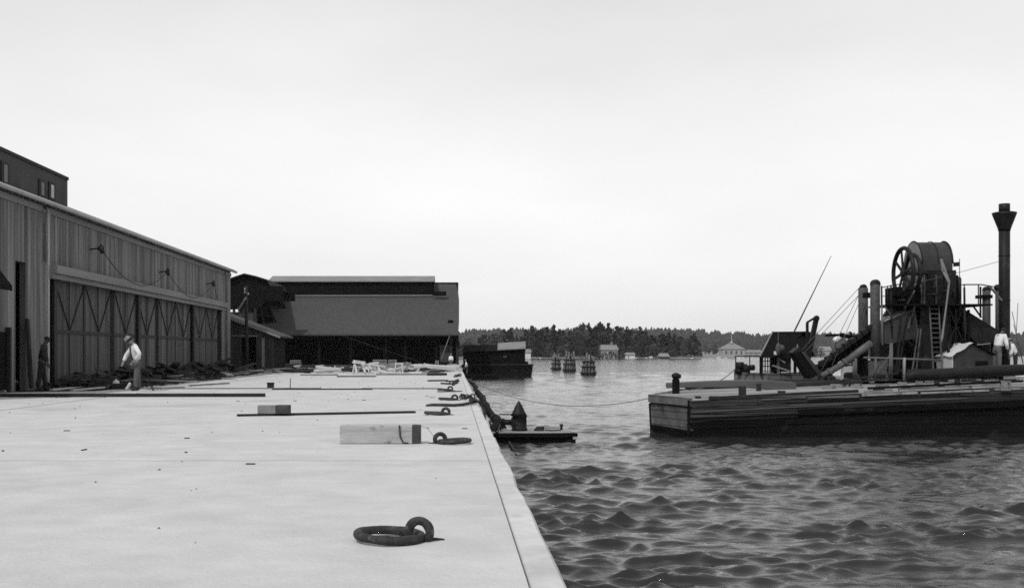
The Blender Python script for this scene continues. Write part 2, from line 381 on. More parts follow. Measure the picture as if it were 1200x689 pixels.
prof = [(-200, 396), (520, 399), (545, 398), (560, 396), (575, 391), (585, 388), (595, 385), (605, 389), (615, 385), (622, 382), (640, 382), (655, 380), (668, 383), (680, 379), (690, 377), (700, 382), (712, 378), (720, 382), (735, 383), (750, 385), (758, 389), (772, 390), (785, 391), (797, 394), (806, 394), (813, 389.5), (821, 399), (830, 402), (845, 403), (860, 404), (880, 405), (900, 403), (930, 404), (1210, 402)]
def prof_y(px):
    for (a, ya), (c, yc) in zip(prof, prof[1:]):
        if a <= px <= c: return ya+(yc-ya)*(px-a)/(c-a)
    return 404
used = [False]*8; labs = ['dark pine with a ragged crown in the wood along the far shore', 'paler broad-crowned tree in the wood along the far shore']
def put_tree(px, Y, top, ki):
    X = (px-VX)/F*Y; g = landz(X, Y); Ht = top-g
    if Ht < 3: return
    s = Ht/16.2; sx = s*random.uniform(.8, 1.15)*(1.25 if Ht < 12 else 1)
    pine = ki < 5; lab = labs[0 if pine else 1]; gp = PG if pine else BG
    if not used[ki]:
        used[ki] = True; o = protos[ki]; o['label'] = lab; o['group'] = gp; o.location = (X, Y, g); o.scale = (sx, sx, s); o.rotation_euler = (0, 0, random.random()*6)
    else: dup(protos[ki], (X, Y, g), random.random()*6.28, lab, gp, (sx, sx, s))
for i in range(118):
    px = 522+(822-522)*(i+random.random())/118; Y = max(shoreline((px-VX)/F*610)+random.uniform(12, 40), 600)
    py = prof_y(px)+random.choice([random.uniform(-3.5, 1), random.uniform(-.5, 9), random.uniform(1, 12)])
    put_tree(px, Y, CH+(VY-py)/F*Y, random.choice([0, 1, 2, 3, 4, 0, 2, 4, 5, 6, 7]))
for i in range(120):
    px = 536+(822-536)*(i+random.random())/120; Y = shoreline((px-VX)/F*610)+random.uniform(5, 16)
    put_tree(px, Y, CH+(VY-random.uniform(400, 408))/F*Y, random.choice([5, 6, 7, 1, 2]))
for i in range(64):
    px = 818+(1200-818)*(i+random.random())/64; X = (px-VX)/F*800; Y = shoreline(X)+random.uniform(14, 60)
    if 838 < px < 902: Y += 230; 
    if Y > 1450: continue
    py = prof_y(px)+random.uniform(-2, 6); put_tree(px, Y, CH+(VY-py)/F*Y, random.choice([0, 1, 3, 5, 6, 7, 6]))
for px in (702, 706, 711, 716, 722, 725, 729): put_tree(px, 604.5+random.random()*4, CH+(VY-random.uniform(411, 414))/F*605, random.choice([5, 6, 7]))
# far-off wood on the hills: one mass
b = MB(); rr = random.Random(5)
for i in range(5200):
    y = 1500+rr.random()**1.5*900; x = rr.uniform(-.12, .62)*y; z = hillz(x, y); h = rr.uniform(7, 15); r0 = rr.uniform(2.5, 5.5); n = 5
    vs = [(x+r0*math.cos(k*1.2566)*rr.uniform(.6, 1.2), y+r0*math.sin(k*1.2566), z+rr.uniform(0, 2)) for k in range(n)]
    vs += [(x+r0*.7*math.cos(k*1.2566+.6), y+r0*.7*math.sin(k*1.2566+.6), z+h*rr.uniform(.55, .75)) for k in range(n)]+[(x, y, z+h)]
    b.add(vs, [(k, (k+1) % n, n+(k+1) % n, n+k) for k in range(n)]+[(n+k, n+(k+1) % n, 2*n) for k in range(n)])
b.build('distant_wood', M['farleaf'], kind='stuff', label='hazy wooded hills beyond the far shore', cat='wood')

# ---- houses on the far shore
def far_house(px0, px1, base, eave, ridge, Y, label, name='shore_house', wallm='house', roofm='houseroof', depth=9, wins=(), hip=False, finial=False, door=None, chim=None, group=None):
    x0, x1 = P(px0, 0, Y).x, P(px1, 0, Y).x; g = min(P(0, base, Y).z, landz((x0+x1)/2, Y))-.3; ze, zr = P(0, eave, Y).z, P(0, ridge, Y).z
    t = thing(name, label, 'house', ((x0+x1)/2, Y, g), group)
    ov = .5; MB().box((x0, Y, g-1), (x1, Y+depth, ze)).build('wall', M[wallm], t)
    xm = (x1-x0)*(.38 if hip else 0); b = MB(); yr = Y+depth/2
    vs = [(x0-ov, Y-ov, ze), (x1+ov, Y-ov, ze), (x1+ov, Y+depth+ov, ze), (x0-ov, Y+depth+ov, ze), (x0+xm, yr, zr), (x1-xm, yr, zr)]
    b.add(vs, [(0, 1, 5, 4), (2, 3, 4, 5), (1, 2, 5), (3, 0, 4), (0, 3, 2, 1)]); r_ = b.build('roof', M[roofm], t)
    if chim: c = P(chim, 0, Y).x; MB().box((c-.5, yr-.5, zr-.6), (c+.5, yr+.5, zr+1.6)).build('chimney', M['houseroof'], r_)
    if finial: MB().lathe(((x0+x1)/2, yr, zr-.5), [(1.3, 0), (.9, 1.2), (.3, 2.0), (.25, 3.4), (.06, 6.5)], 8).build('finial', M['house'], r_)
    for (a, c, d, e) in wins:
        A, B_ = P(a, d, Y), P(c, e, Y); MB().box((A.x, Y-.06, B_.z), (B_.x, Y+.05, A.z)).build('window', M['glass'], t)
    return t
far_house(705, 724, 419, 410, 404, 612, 'pale house with a chimney half hidden by bushes among the pines', wins=[(708, 710, 412, 416), (713, 715, 412, 416), (718, 720, 412, 416)], chim=718)
far_house(734, 744, 421, 415.5, 413, 590, 'small pale boat hut with a bright front at the water edge', name='boat_hut', wallm='white', depth=5, wins=[(736, 737.2, 417, 419)])
far_house(773.5, 784, 422, 418, 413.8, 588, 'dark fronted boathouse under a pale gabled roof on the far shore', name='boathouse', wallm='darkwood', roofm='palefelt', depth=6)
far_house(847, 873, 420, 409, 402, 720, 'large pale pavilion with hipped roof and a finial across the bay', name='shore_pavilion', depth=12, hip=True, finial=True, wins=[(850, 852, 411, 415), (856, 858, 411, 415), (862, 864, 411, 415), (868, 870, 411, 415)])
far_house(876, 893, 419, 413, 410, 800, 'long low pale building right of the pavilion across the bay', depth=8, wins=[(879, 880.5, 414, 416), (885, 886.5, 414, 416)])
far_house(962, 975, 419, 411, 406, 900, 'pale house seen behind the bending man on the dredger', depth=8)
far_house(898, 900.5, 420, 413, 409, 760, 'narrow pale hut at the water edge across the bay', depth=4)
far_house(614, 622, 419, 413, 409, 588, 'little pale shed on the beach right of the moored lighter', depth=4, name='beach_shed', wallm='white')
rk = random.Random(9); b = MB()
for i in range(14):
    x = rk.uniform(20, 190); y = shoreline(x)-2+rk.random()*3; s = rk.uniform(.8, 2.0)
    me = MB(); me.lathe((x, y, landz(x, y)-.5), [(s*.9, 0), (s, .5), (s*.75, .5+s*.35), (s*.2, .6+s*.5)], 7, smooth=False)
    me.build('shore_boulder', M['rock'], label='pale boulder at the foot of the trees on the far shore', cat='boulder', group='boulders on the far shore')

# ================================================================== NEAR SHED (long warehouse on the left)
SX = -13.8; SY0, SY1 = 26.0, 68.5; SH = 6.25
sh = thing('quay_warehouse', 'long dark board-clad warehouse with a row of tall cross-braced sliding doors', 'warehouse', (SX, 47, 0))
b = MB(); b.box((SX-.2, SY0, 4.12), (SX, SY1, SH)); b.build('upper_wall', M['boards'], sh)
for (a, c) in ((SY0, 34.9), (35.75, 37.7), (66.0, SY1)): MB().box((SX-.2, a, 0), (SX, c, 4.12)).build('wall_panel', M['boards'], sh)

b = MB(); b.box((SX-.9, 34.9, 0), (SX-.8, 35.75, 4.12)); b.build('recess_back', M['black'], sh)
b = MB(); b.box((SX-24, SY1-.25, 0), (SX-.2, SY1, SH)); b.box((SX-24, SY0, 0), (SX-.2, SY0+.2, SH)); b.box((SX-24, SY0, 0), (SX-23.8, SY1, SH)); b.build('gable_wall', M['boards_x'], sh)
b = MB(); b.prism([(SX+.22, SY0-.3, SH), (SX+.22, SY0-.3, SH+.1), (SX-12, SY0-.3, SH+1.5), (SX-24.3, SY0-.3, SH+.1), (SX-24.3, SY0-.3, SH)], (0, SY1-SY0+.6, 0)); rf = b.build('roof', M['darkframe'], sh)
b = MB(); b.tube([(SX+.3, SY0-.3, SH-.03), (SX+.3, SY1+.3, SH-.03)], .075, 10); b.build('gutter', M['trim'], rf)
b = MB(); b.box((SX+.01, SY0, SH-.32), (SX+.05, SY1, SH-.12)); b.build('fascia', M['paleband'], sh)
b = MB(); b.box((SX, 37.6, 3.92), (SX+.34, 66.1, 4.2)); b.box((SX, 37.6, 3.74), (SX+.22, 66.1, 3.915)); b.build('door_track', M['paleband'], sh)
b = MB(); b.box((SX, 37.45, 0), (SX+.1, 37.6, SH-.33)); b.build('corner_board', M['trim'], sh)
b = MB(); b.tube([(SX+.09, 66.6, SH-.15), (SX+.12, 66.6, 5.9), (SX+.09, 66.9, 5.7), (SX+.09, 66.9, 0)], .05, 8); b.build('downpipe', M['paleband'], sh)
b = MB(); b.tube([(SX+.09, 37.2, SH-.15), (SX+.22, 37.1, 5.95), (SX+.09, 37.3, 5.6), (SX+.09, 37.3, 4.3)], .05, 8); b.build('downpipe', M['paleband'], sh)
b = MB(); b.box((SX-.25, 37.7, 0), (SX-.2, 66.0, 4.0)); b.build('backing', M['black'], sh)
for k in range(8):
    ya = 38.3+3.4*k; yb = ya+3.4; x = SX-.08-(.05 if k % 2 else 0); g = .07
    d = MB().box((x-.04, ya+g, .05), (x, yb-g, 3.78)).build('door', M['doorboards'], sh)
    f = MB(); t = .028; wv = .085
    for yy in (ya+g+wv/2, (ya+yb)/2, yb-g-wv/2): f.box((x, yy-wv/2*(1.2 if yy != (ya+yb)/2 else .6), .06), (x+t, yy+wv/2*(1.2 if yy != (ya+yb)/2 else .6), 3.76))
    f.box((x+.001, ya+g, 1.9), (x+t+.004, yb-g, 2.03)); ym = (ya+yb)/2
    f.beam((x+t+.008, ya+g+.09, 3.7), (x+t+.008, ym-.03, 2.05), .02, .04, up=(1, 0, 0)); f.beam((x+t+.008, yb-g-.09, 3.7), (x+t+.008, ym+.03, 2.05), .02, .04, up=(1, 0, 0))
    f.build('door_frame', M['darkframe'], d)
for k, yy in enumerate((38.3, 48.5, 65.5, 58.7)): MB().box((SX-.04, yy-.14, 0), (SX+.06, yy+.14, 3.74)).build('door_post', M['darkframe'], sh)
brs = []
for (px, py) in ((108, 293), (188, 319.5), (243, 333)):
    Yb = SX*F/(px-VX); z = CH+(VY-py)/F*Yb; brs.append((Yb, z)); q = MB()
    q.tube([(SX, Yb-.25, z), (SX+.35, Yb-.2, z+.05), (SX+.35, Yb-.05, z+.2), (SX+.38, Yb+.15, z+.12), (SX+.3, Yb+.25, z-.02)], .03, 6)
    q.lathe((SX+.36, Yb-.2, z-.05), [(.05, 0), (.09, .05), (.05, .12), (.07, .16)], 8); q.lathe((SX+.32, Yb+.22, z-.12), [(.06, 0), (.1, .06), (.05, .14), (.05, .18)], 8)
    q.build('cable_bracket', M['darkframe'], sh)
def sag(p, q, s, n=24):
    p, q = Vector(p), Vector(q); return [p.lerp(q, i/n)-Vector((0, 0, s*4*(i/n)*(1-i/n))) for i in range(n+1)]
q = MB()
for (a, za), (c, zc) in zip(brs, brs[1:]): q.tube(sag((SX+.34, a+.2, za), (SX+.34, c-.2, zc), .95 if a < 45 else .95), .018, 5)
q.tube(sag((SX+.34, brs[2][0]+.2, brs[2][1]), (SX+.05, 64.8, 4.1), .1), .018, 5)
q.build('cable', M['darkframe'], sh)
# leftmost: open shed door / loading shelter standing proud of the wall
t = thing('loading_shelter', 'dark open-fronted shelter at the near end of the warehouse with a sloping awning', 'shelter', (-14, 31, 0))
x9 = -13.1
MB().prism([(x9, 31.3, 3.05), (x9, 31.3, 3.2), (SX, 31.3, 4.1), (SX, 31.3, 3.5)], (0, 1.6, 0)).build('awning', M['black'], t)
MB().box((SX+.01, 28, .1), (SX+.06, 34.2, 1.85)).build('opening', M['black'], t)  # black sheet on the wall stands for the shade inside
for yy in (32.0, 34.15): MB().box((SX+.01, yy-.07, 0), (SX+.16, yy+.07, 2.0)).build('post', M['darkwood'], t)
MB().beam((SX+.35, 35.3, .1), (SX+.1, 35.6, 2.3), .1, .16).build('brace', M['darkwood'], t)

# tall block rising behind
t = thing('tall_block', 'tall plain flat-topped building with narrow windows rising behind the warehouse', 'building', (-24, 46, 0))
bx, by1, bz = -19.3, 55.4, 9.95
MB().box((bx-12, 28, 0), (bx, by1, bz)).build('wall', M['block'], t)
MB().box((bx-12.1, 27.9, bz-.12), (bx+.05, by1+.05, bz+.03)).build('parapet', M['darkframe'], t)
for (px, y0_, y1_) in ((5, 190, 217), (48.5, 211, 232), (60, 214, 235)):
    Yb = bx*F/(px-VX); za, zb = CH+(VY-y1_)/F*Yb, CH+(VY-y0_)/F*Yb; hw = .42 if px < 10 else .42
    wf = MB().box((bx, Yb-hw, za), (bx+.06, Yb+hw, zb)).build('window', M['darkframe'], t)
    MB().box((bx+.055, Yb-hw*.42, za+.12), (bx+.075, Yb+hw*.42, zb-.12)).build('pane', M['white' if px > 55 else 'platelight'], wf)

# lean-to shack at the end of the warehouse
t = thing('lean_to_shack', 'low dark board shack with a pale sloping roof edge at the end of the warehouse', 'shack', (-12.6, 71, 0))
ya = 69.6; xl, xr = -15.5, -11.35; zr_ = lambda x: 3.4+(x-(-14.1))*(2.3-3.4)/(2.95)
MB().prism([(xl, ya, 0), (-13.35, ya, 0), (-13.35, ya, 2.2), (-12.4, ya, 2.2), (-12.4, ya, 0), (xr, ya, 0), (xr, ya, zr_(xr)), (xl, ya, zr_(xl))], (0, .15, 0)).build('wall', M['boards_x'], t)
MB().box((xr-.15, ya+.15, 0), (xr, ya+5, 2.2)).build('wall', M['black'], t)
MB().box((xl, ya+4.8, 0), (xr-.15, ya+5, 2.3)).build('wall', M['black'], t)
MB().prism([(xl, ya-.35, zr_(xl)), (xr+.45, ya-.35, zr_(xr+.45)), (xr+.45, ya-.35, zr_(xr+.45)+.1), (xl, ya-.35, zr_(xl)+.13)], (0, 6, 0)).build('roof', M['felt'], t)
MB().prism([(xl, ya-.37, zr_(xl)-.06), (xr+.5, ya-.37, zr_(xr+.5)-.05), (xr+.5, ya-.37, zr_(xr+.5)+.08), (xl, ya-.37, zr_(xl)+.13)], (0, .02, 0)).build('barge_board', M['palefelt'], t)
MB().box((-12.05, ya-.05, 0), (-11.88, ya, 2.15)).build('post', M['paleband'], t)
MB().box((xl, ya-.06, 2.25), (-12.3, ya-.001, 2.34)).build('rail', M['midwood'], t)
# utility pole
Yp = 66.8; xp = (289-VX)/F*Yp; t = thing('utility_pole', 'slim wooden pole with pale brace and insulators in front of the shack', 'pole', (xp-.0, Yp, 0))
MB().tube([(xp, Yp, -.05), (xp, Yp, 2.5), (xp-.03, Yp, P(0, 335, Yp).z)], [.12, .105, .08], 10).build('pole_shaft', M['darkwood'], t)
a = P(288, 349, Yp-.15); c = P(279.5, 362.5, Yp-.15); MB().beam(a, c, .05, .09).build('brace', M['platelight'], t)
for (px, py) in ((286.8, 340), (291, 345.5), (287, 343.5)):
    p = P(px, py, Yp-.12); MB().lathe(p, [(.03, 0), (.06, .03), (.03, .09), (.05, .12)], 8).build('insulator', M['trim'], t)
MB().beam(P(284.5, 344.5, Yp-.1), P(293, 344.5, Yp-.1), .05, .06).build('crossarm', M['darkwood'], t)

# ================================================================== FAR SHED across the end of the quay
FY, SL = 115.0, .5125
def onroof(px, py, lift=0):
    Y = (1.95-FY*SL)*F/((VY-py)-F*SL); p = P(px, py, Y); return p+Vector((0, 0, lift))
fs_ = thing('far_shed', 'wide open-fronted shed with big felted roof and raised monitor across the quay end', 'shed', (-10, FY, 0))
poly = [(258, 391.5), (536.8, 391.5), (538, 376), (538, 352), (537.2, 344), (534.5, 333), (508, 332.5), (508, 345.6), (346, 346.2), (346, 353), (331, 353), (336.5, 361.5), (318, 362), (321, 370), (325, 378), (301, 380), (292, 374), (280, 376), (258, 376)]
top = [onroof(x, y) for x, y in poly]
MB().prism([p-Vector((0, 0, .16)) for p in top], (0, 0, .16)).build('front_roof', M['felt'], fs_)
# rafters bare where the sheeting is off
for px in (272, 283, 297, 310, 322, 334, 345):
    MB().beam(onroof(px, 380, -.3), onroof(px-6, 345, -.3), .12, .16).build('rafter', M['darkwood'], fs_)
for py in (358, 368): MB().beam(onroof(262, py, -.2), onroof(330, py, -.2), .08, .1).build('purlin', M['darkwood'], fs_)
yR = 127.0; zR = 3.15+SL*12; xL, xR = P(240, 0, FY).x, .5
MB().prism([(xL, yR, zR-.15), (xR, yR, zR-.15), (xR, yR, zR+.02), (xL, yR, zR+.02)], (0, .01, 0)).build('ridge_board', M['felt'], fs_)
MB().add([(xL, yR, zR), (xR, yR, zR), (xR, 141, 3.15), (xL, 141, 3.15), (xL, yR, zR-.15), (xR, yR, zR-.15), (xR, 141, 3.0), (xL, 141, 3.0)], [(0, 1, 2, 3), (7, 6, 5, 4), (0, 3, 7, 4), (1, 5, 6, 2), (0, 4, 5, 1), (2, 6, 7, 3)]).build('back_roof', M['felt'], fs_)
# monitor
mY = 123.85; mx0, mx1 = P(331, 0, mY).x, P(508, 0, mY).x; zb, zt = 7.55, P(0, 330.5, mY).z
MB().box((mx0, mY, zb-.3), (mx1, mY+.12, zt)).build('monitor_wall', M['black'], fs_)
MB().prism([(mx0-1.6, mY-.3, zt), (mx0-1.6, mY-.3, zt+.1), (mx0-1.6, yR, 10.05), (mx0-1.6, yR+3.2, zt+.1), (mx0-1.6, yR+3.2, zt)], (mx1-mx0+1.7, 0, 0)).build('monitor_roof', M['palefelt'], fs_)
MB().prism([(mx1-.1, mY, zb), (mx1-.1, mY, zt), (mx1-.1, yR, 10.0), (mx1-.1, yR+3, zt), (mx1-.1, yR+3, zb)], (.1, 0, 0)).build('monitor_end', M['black'], fs_)
MB().box((P(508, 0, 123).x, 122.6, P(0, 346.5, 122.6).z), (P(523, 0, 123).x, 122.9, P(0, 341.5, 122.6).z)).build('hatch', M['black'], fs_)
MB().beam(P(346, 346.3, 123.3), P(507, 346.0, 123.3), .1, .1).build('flashing', M['palefelt'], fs_)
MB().box((P(525, 0, 118).x, onroof(0, 378).y-.1, onroof(0, 378).z-.05), (P(531, 0, 118).x, onroof(0, 378).y+.2, onroof(0, 376.5).z+.12)).build('roof_vent', M['black'], fs_)
# gable block left, dark and open under repair
gY = 112.5; gp = [(262, 330), (271, 325.5), (286, 320.8), (300, 324), (313, 328), (316, 335), (331.5, 335.5), (331.5, 352), (310, 353), (306, 361), (262, 363)]
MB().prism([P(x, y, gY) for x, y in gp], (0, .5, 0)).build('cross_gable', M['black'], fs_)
gp2 = [(254, 334), (271, 325.3), (286, 320.2), (300, 323.4), (313, 327.4), (316.5, 334)]
g1 = [P(x, y, gY-.4) for x, y in gp2]; MB().prism(g1+[p-Vector((0, 0, .12)) for p in g1[::-1]], (0, 13, 0)).build('gable_roof', M['darkwood'], fs_)
for px in (274, 285.5, 299): MB().box((P(px, 0, gY).x-.12, gY, 0), (P(px, 0, gY).x+.12, gY+.25, 5.8)).build('post', M['darkwood'], fs_)
MB().box((xL, gY+.3, 4.3), (P(299, 0, gY).x, gY+.4, 5.4)).build('wall_panel', M['boards_x'], fs_)
# walls, posts; inner walls coloured near-black to deepen the interior shade
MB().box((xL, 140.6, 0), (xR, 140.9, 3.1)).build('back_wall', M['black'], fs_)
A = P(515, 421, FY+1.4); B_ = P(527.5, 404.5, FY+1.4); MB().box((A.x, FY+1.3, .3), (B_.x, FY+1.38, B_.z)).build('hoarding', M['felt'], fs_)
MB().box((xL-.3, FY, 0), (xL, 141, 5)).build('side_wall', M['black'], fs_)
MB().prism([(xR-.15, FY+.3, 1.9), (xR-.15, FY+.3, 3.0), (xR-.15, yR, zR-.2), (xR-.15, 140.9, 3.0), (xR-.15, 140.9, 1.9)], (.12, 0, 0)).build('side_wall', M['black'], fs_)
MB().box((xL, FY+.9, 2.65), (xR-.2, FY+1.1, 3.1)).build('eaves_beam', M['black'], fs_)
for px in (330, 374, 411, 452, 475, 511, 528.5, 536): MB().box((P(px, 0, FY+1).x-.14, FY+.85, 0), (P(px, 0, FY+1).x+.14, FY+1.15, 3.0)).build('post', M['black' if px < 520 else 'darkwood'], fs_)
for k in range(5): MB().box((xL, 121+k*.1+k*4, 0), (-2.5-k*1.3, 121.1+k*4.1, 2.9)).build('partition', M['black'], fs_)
MB().beam(P(400, 393, FY-1.2), P(492, 424, FY-1.2), .05, .05).build('stay', M['darkwood'], fs_)
MB().beam(P(527, 393, FY-1), P(517, 421, FY-1), .08, .08).build('stay', M['midwood'], fs_)
t = None
# pale crates / planked panels inside the opening
for i, (a, c, d, e, Y, lab) in enumerate([(437, 453, 421.5, 429, 108, 'wide grey packing case in the mouth of the far shed'), (455, 464.5, 421.5, 429, 107, 'smaller grey packing case right of the wide one by the far shed'), (510, 514, 422.5, 428, 106, 'small grey box near the right posts of the far shed'), (340, 352, 422, 430, 106, 'dark grey packing case near the left of the far shed opening')]):
    A, B_ = P(a, d, Y), P(c, e, Y); z0 = 0; tt = thing('packing_case', lab, 'packing case', ((A.x+B_.x)/2, Y, 0))
    MB().box((A.x, Y, 0), (B_.x, Y+.9, A.z)).build('case_body', M['beam'], tt)
    f = MB()
    for xx in (A.x, B_.x-.08): f.box((xx, Y-.03, 0), (xx+.08, Y-.002, A.z))
    f.box((A.x+.08, Y-.03, A.z-.09), (B_.x-.08, Y-.002, A.z)); f.build('batten', M['midwood'], tt)

# ================================================================== THINGS ON THE QUAY
# mooring rings: an eye cast into the deck with a big loose ring through it
def mooring_ring(x, y, side, label, ang=0):
    t = thing('mooring_ring', label, 'mooring ring', (x, y, 0), 'mooring rings along the quay edge')
    ax = Vector((.35*side, 1, 0)).normalized()
    MB().torus((x, y, .058), .072, .029, ax, 36, 12, .04).build('eye', M['iron'], t)
    u = Vector((-side*math.cos(ang), math.sin(ang), 0)); c = Vector((x, y, .036))+u*.19
    nrm = Vector((0, 0, 1))+u*-.05
    MB().torus(c, .205, .029, nrm, 64, 14, .05).build('ring', M['iron'], t)
    MB().tube([(x-.0, y, .02), (x+.16*side, y+.04, .004)], [.016, .006], 6).build('anchor_bar', M['iron'], t)
mooring_ring(-.222, 7.10, 1, 'large iron mooring ring lying flat through its eye in the foreground', 0.05)
mooring_ring(-.185, 14.75, -1, 'iron mooring ring beside the roped pale timber block')
mooring_ring(-.16, 21.6, 1, 'third iron mooring ring from the camera, under the dark mooring rope')
mooring_ring(.02, 28.4, 1, 'iron mooring ring lying beside a short heap of chain')
mooring_ring(-.12, 35.7, 1, 'iron mooring ring on a thin dark board')
mooring_ring(-.1, 42.8, 1, 'most distant iron mooring ring still to be made out, by a chain')
# chain heaps
def chain(x, y, n, label, dx=.1, dy=0.0, dz=0, name='chain_heap'):
    b = MB(); rr = random.Random(int(x*100+y))
    for i in range(n):
        p = (x+dx*i+rr.uniform(-.03, .03), y+dy*i+rr.uniform(-.12, .12), .05+rr.random()*.06+dz*i)
        b.torus(p, .06, .018, (rr.gauss(0, 1), rr.gauss(0, 1), rr.gauss(0, 1)), 14, 6)
    b.build(name, M['iron'], label=label, cat='chain')
chain(.20, 28.4, 9, 'heap of chain links on the quay coping beside a mooring ring', .035)
chain(-.02, 41, 14, 'rusty chain trailing along the far quay edge', .012, .32)
chain(.05, 55, 10, 'small dark chain pile near the far lumber', .03, .3)
# rope running across the coping and over the edge
b = MB(); b.tube([P(500, 475.5, 25.1)*1, Vector((-.5, 25.2, .03)), Vector((-.25, 25.1, .035)), Vector((0, 24.95, .035)), Vector((.2, 25.2, .04)), Vector((.42, 26.0, .05)), Vector((.6, 26.6, .05)), Vector((.72, 26.5, -.15)), Vector((.75, 26.3, -.8)), Vector((.9, 26.4, -1.6))], .035, 8)
b.build('mooring_rope', M['rope'], label='thick dark mooring rope running over the quay edge above the raft', cat='rope')
b = MB(); b.tube([(.5, 26.1, .07), (.45, 26.3, .09), (.38, 26.2, .08), (.42, 25.95, .09), (.52, 26.05, .1), (.5, 26.3, .12), (.4, 26.3, .13), (.4, 26.0, .13)], .03, 8)
b.build('rope_coil', M['rope'], label='small dark clump of rope knotted on the coping edge', cat='rope')
# pale timber block with rope strap
Yb = 14.7; A, B_ = P(398, 499.5, Yb), P(492, 521, Yb)
t = thing('timber_block', 'squared pale timber block with a dark end, strapped with rope', 'timber block', ((A.x+B_.x)/2, Yb, 0))
xe = P(483, 0, Yb).x
MB().box((A.x, Yb, .005), (xe, Yb+.3, .243), 0).build('block_body', M['blockwood'], t, bevel=.008)
MB().prism([(xe+.001, Yb-.002, .003), (xe+.11, Yb+.03, .003), (xe+.11, Yb+.03, .238), (xe+.001, Yb-.002, .245)], (0, .29, 0)).build('block_end', M['shade_end'], t, bevel=.006)  # right end coloured dark for the shade on it
s_ = P(468, 0, Yb).x
MB().tube([(s_, Yb-.012, .25), (s_+.01, Yb-.014, .1), (s_+.05, Yb-.014, .02), (s_+.12, Yb-.012, .01)], .011, 6).build('rope_strap', M['rope'], t)
MB().tube([(xe+.1, Yb+.1, .24), (xe+.2, Yb+.12, .2), (xe+.28, Yb+.12, .1), (xe+.3, Yb+.1, .02)], .003, 5).build('wire_loop', M['wire'], t)
# thin long plank with a small block standing on it
Yb = 21.4; t = MB().beam((P(281, 0, Yb).x, Yb-.25, .022), (P(486, 0, Yb+.9).x, Yb+.95, .022), .13, .04).build('long_plank', M['darkwood'], label='long thin dark plank on the quay carrying a small block with a shade-dark end', cat='plank')
A = P(303, 474.5, Yb); B_ = P(340, 487, Yb)
t = thing('small_timber_block', 'short timber block, pale front and dark end, standing on a long thin plank', 'timber block', ((A.x+B_.x)/2, Yb, .04))
xm = P(324, 0, Yb).x
MB().box((A.x, Yb-.12, .043), (xm, Yb+.12, .2)).build('block_body', M['midwood'], t, bevel=.006)
MB().box((xm+.001, Yb-.125, .043), (B_.x, Yb+.115, .205)).build('block_end', M['shade_end'], t, bevel=.006)  # right part darkened in colour as its shaded side
# long dark batten at left
MB().beam((-16.5, 30.4, .05), (P(310, 0, 30.6).x, 30.7, .05), .14, .09).build('long_batten', M['darkwood'], label='very long straight dark batten lying on the quay at left', cat='plank')
MB().beam((-13.3, 37.2, .02), (-4.5, 37.6, .02), .1, .035).build('long_batten', M['midwood'], label='long grey board lying beyond the straight dark batten', cat='plank')
MB().beam((-6.0, 36.6, .02), (-2.7, 36.7, .02), .16, .04).build('long_batten', M['darkwood'], label='thin dark board lying across the middle of the quay', cat='plank')
MB().beam((-3.1, 37.4, .02), (-.4, 37.3, .02), .08, .03).build('long_batten', M['beam'], label='thin grey board in the middle of the quay, right of the dark one', cat='plank')
for (a, c, y_, Y, lab, m_, h) in [(501, 523, 440, 60, 'short thick dark baulk lying nearest the far lumber heap', 'darkwood', .14), (502, 524, 447, 47.5, 'dark board beside the chain near the quay edge', 'darkwood', .06), (524, 537, 448, 46.8, 'short dark board crossing the chain at the quay edge', 'darkwood', .05), (514, 540, 460, 34.4, 'thin dark board under a mooring ring', 'darkwood', .025), (395, 440, 442, 56, 'grey plank lying in front of the trestles', 'midwood', .08), (352, 395, 440, 60, 'long grey plank left of the trestles', 'midwood', .07), (441, 500, 439, 61, 'pale plank right of the sawhorse', 'midwood', .08)]:
    MB().beam((P(a, 0, Y).x, Y, h/2+.002), (P(c, 0, Y).x, Y+.4, h/2+.002), .2, h).build('plank', M[m_], label=lab, cat='plank')
# little dark keg-box and upright stick
A = P(313, 448.5, 38); t = thing('small_crate', 'little dark crate standing alone on the pale quay', 'crate', (A.x+.1, 38, 0))
MB().box((A.x, 38, .003), (A.x+.21, 38.2, .19)).build('crate_body', M['darkwood'], t)
MB().box((A.x-.012, 37.985, .165), (A.x+.222, 38.215, .2)).build('crate_lid', M['black'], t)
A = P(340, 443, 37.5); MB().tube([(A.x, 37.5, -.01), (A.x+.01, 37.5, A.z)], [.018, .014], 6).build('marker_stake', M['darkwood'], label='thin dark stake standing upright on the quay', cat='stake')
# paved cross joints and grit
b = MB(); rr = random.Random(11)
for i in range(170):
    x = rr.uniform(-9, .3) if i % 3 else rr.uniform(-13, -8); y = rr.uniform(6, 60); 
    s = rr.uniform(.004, .012)*(1+y*.03); b.lathe((x, y, .0), [(s, 0), (s*.9, s*.5), (s*.3, s*.9)], 5, smooth=False)
b.build('grit', M['beam'], kind='stuff', label='scattered grit on the quay deck', cat='grit')

sp = MB().box((-.05, -.012, 0), (.05, .012, .012)).build('wood_chip', M['darkwood'], label='small dark splinter of wood lying loose on the quay deck', cat='splinter', group='splinters on the quay deck')
sp.location = (-2.2, 12, .001); rr = random.Random(19)
for i in range(12): dup(sp, (rr.uniform(-9, .2), rr.uniform(11, 34), .001), rr.random()*3, scale=(rr.uniform(.4, 2.2), rr.uniform(.5, 1.5), 1))
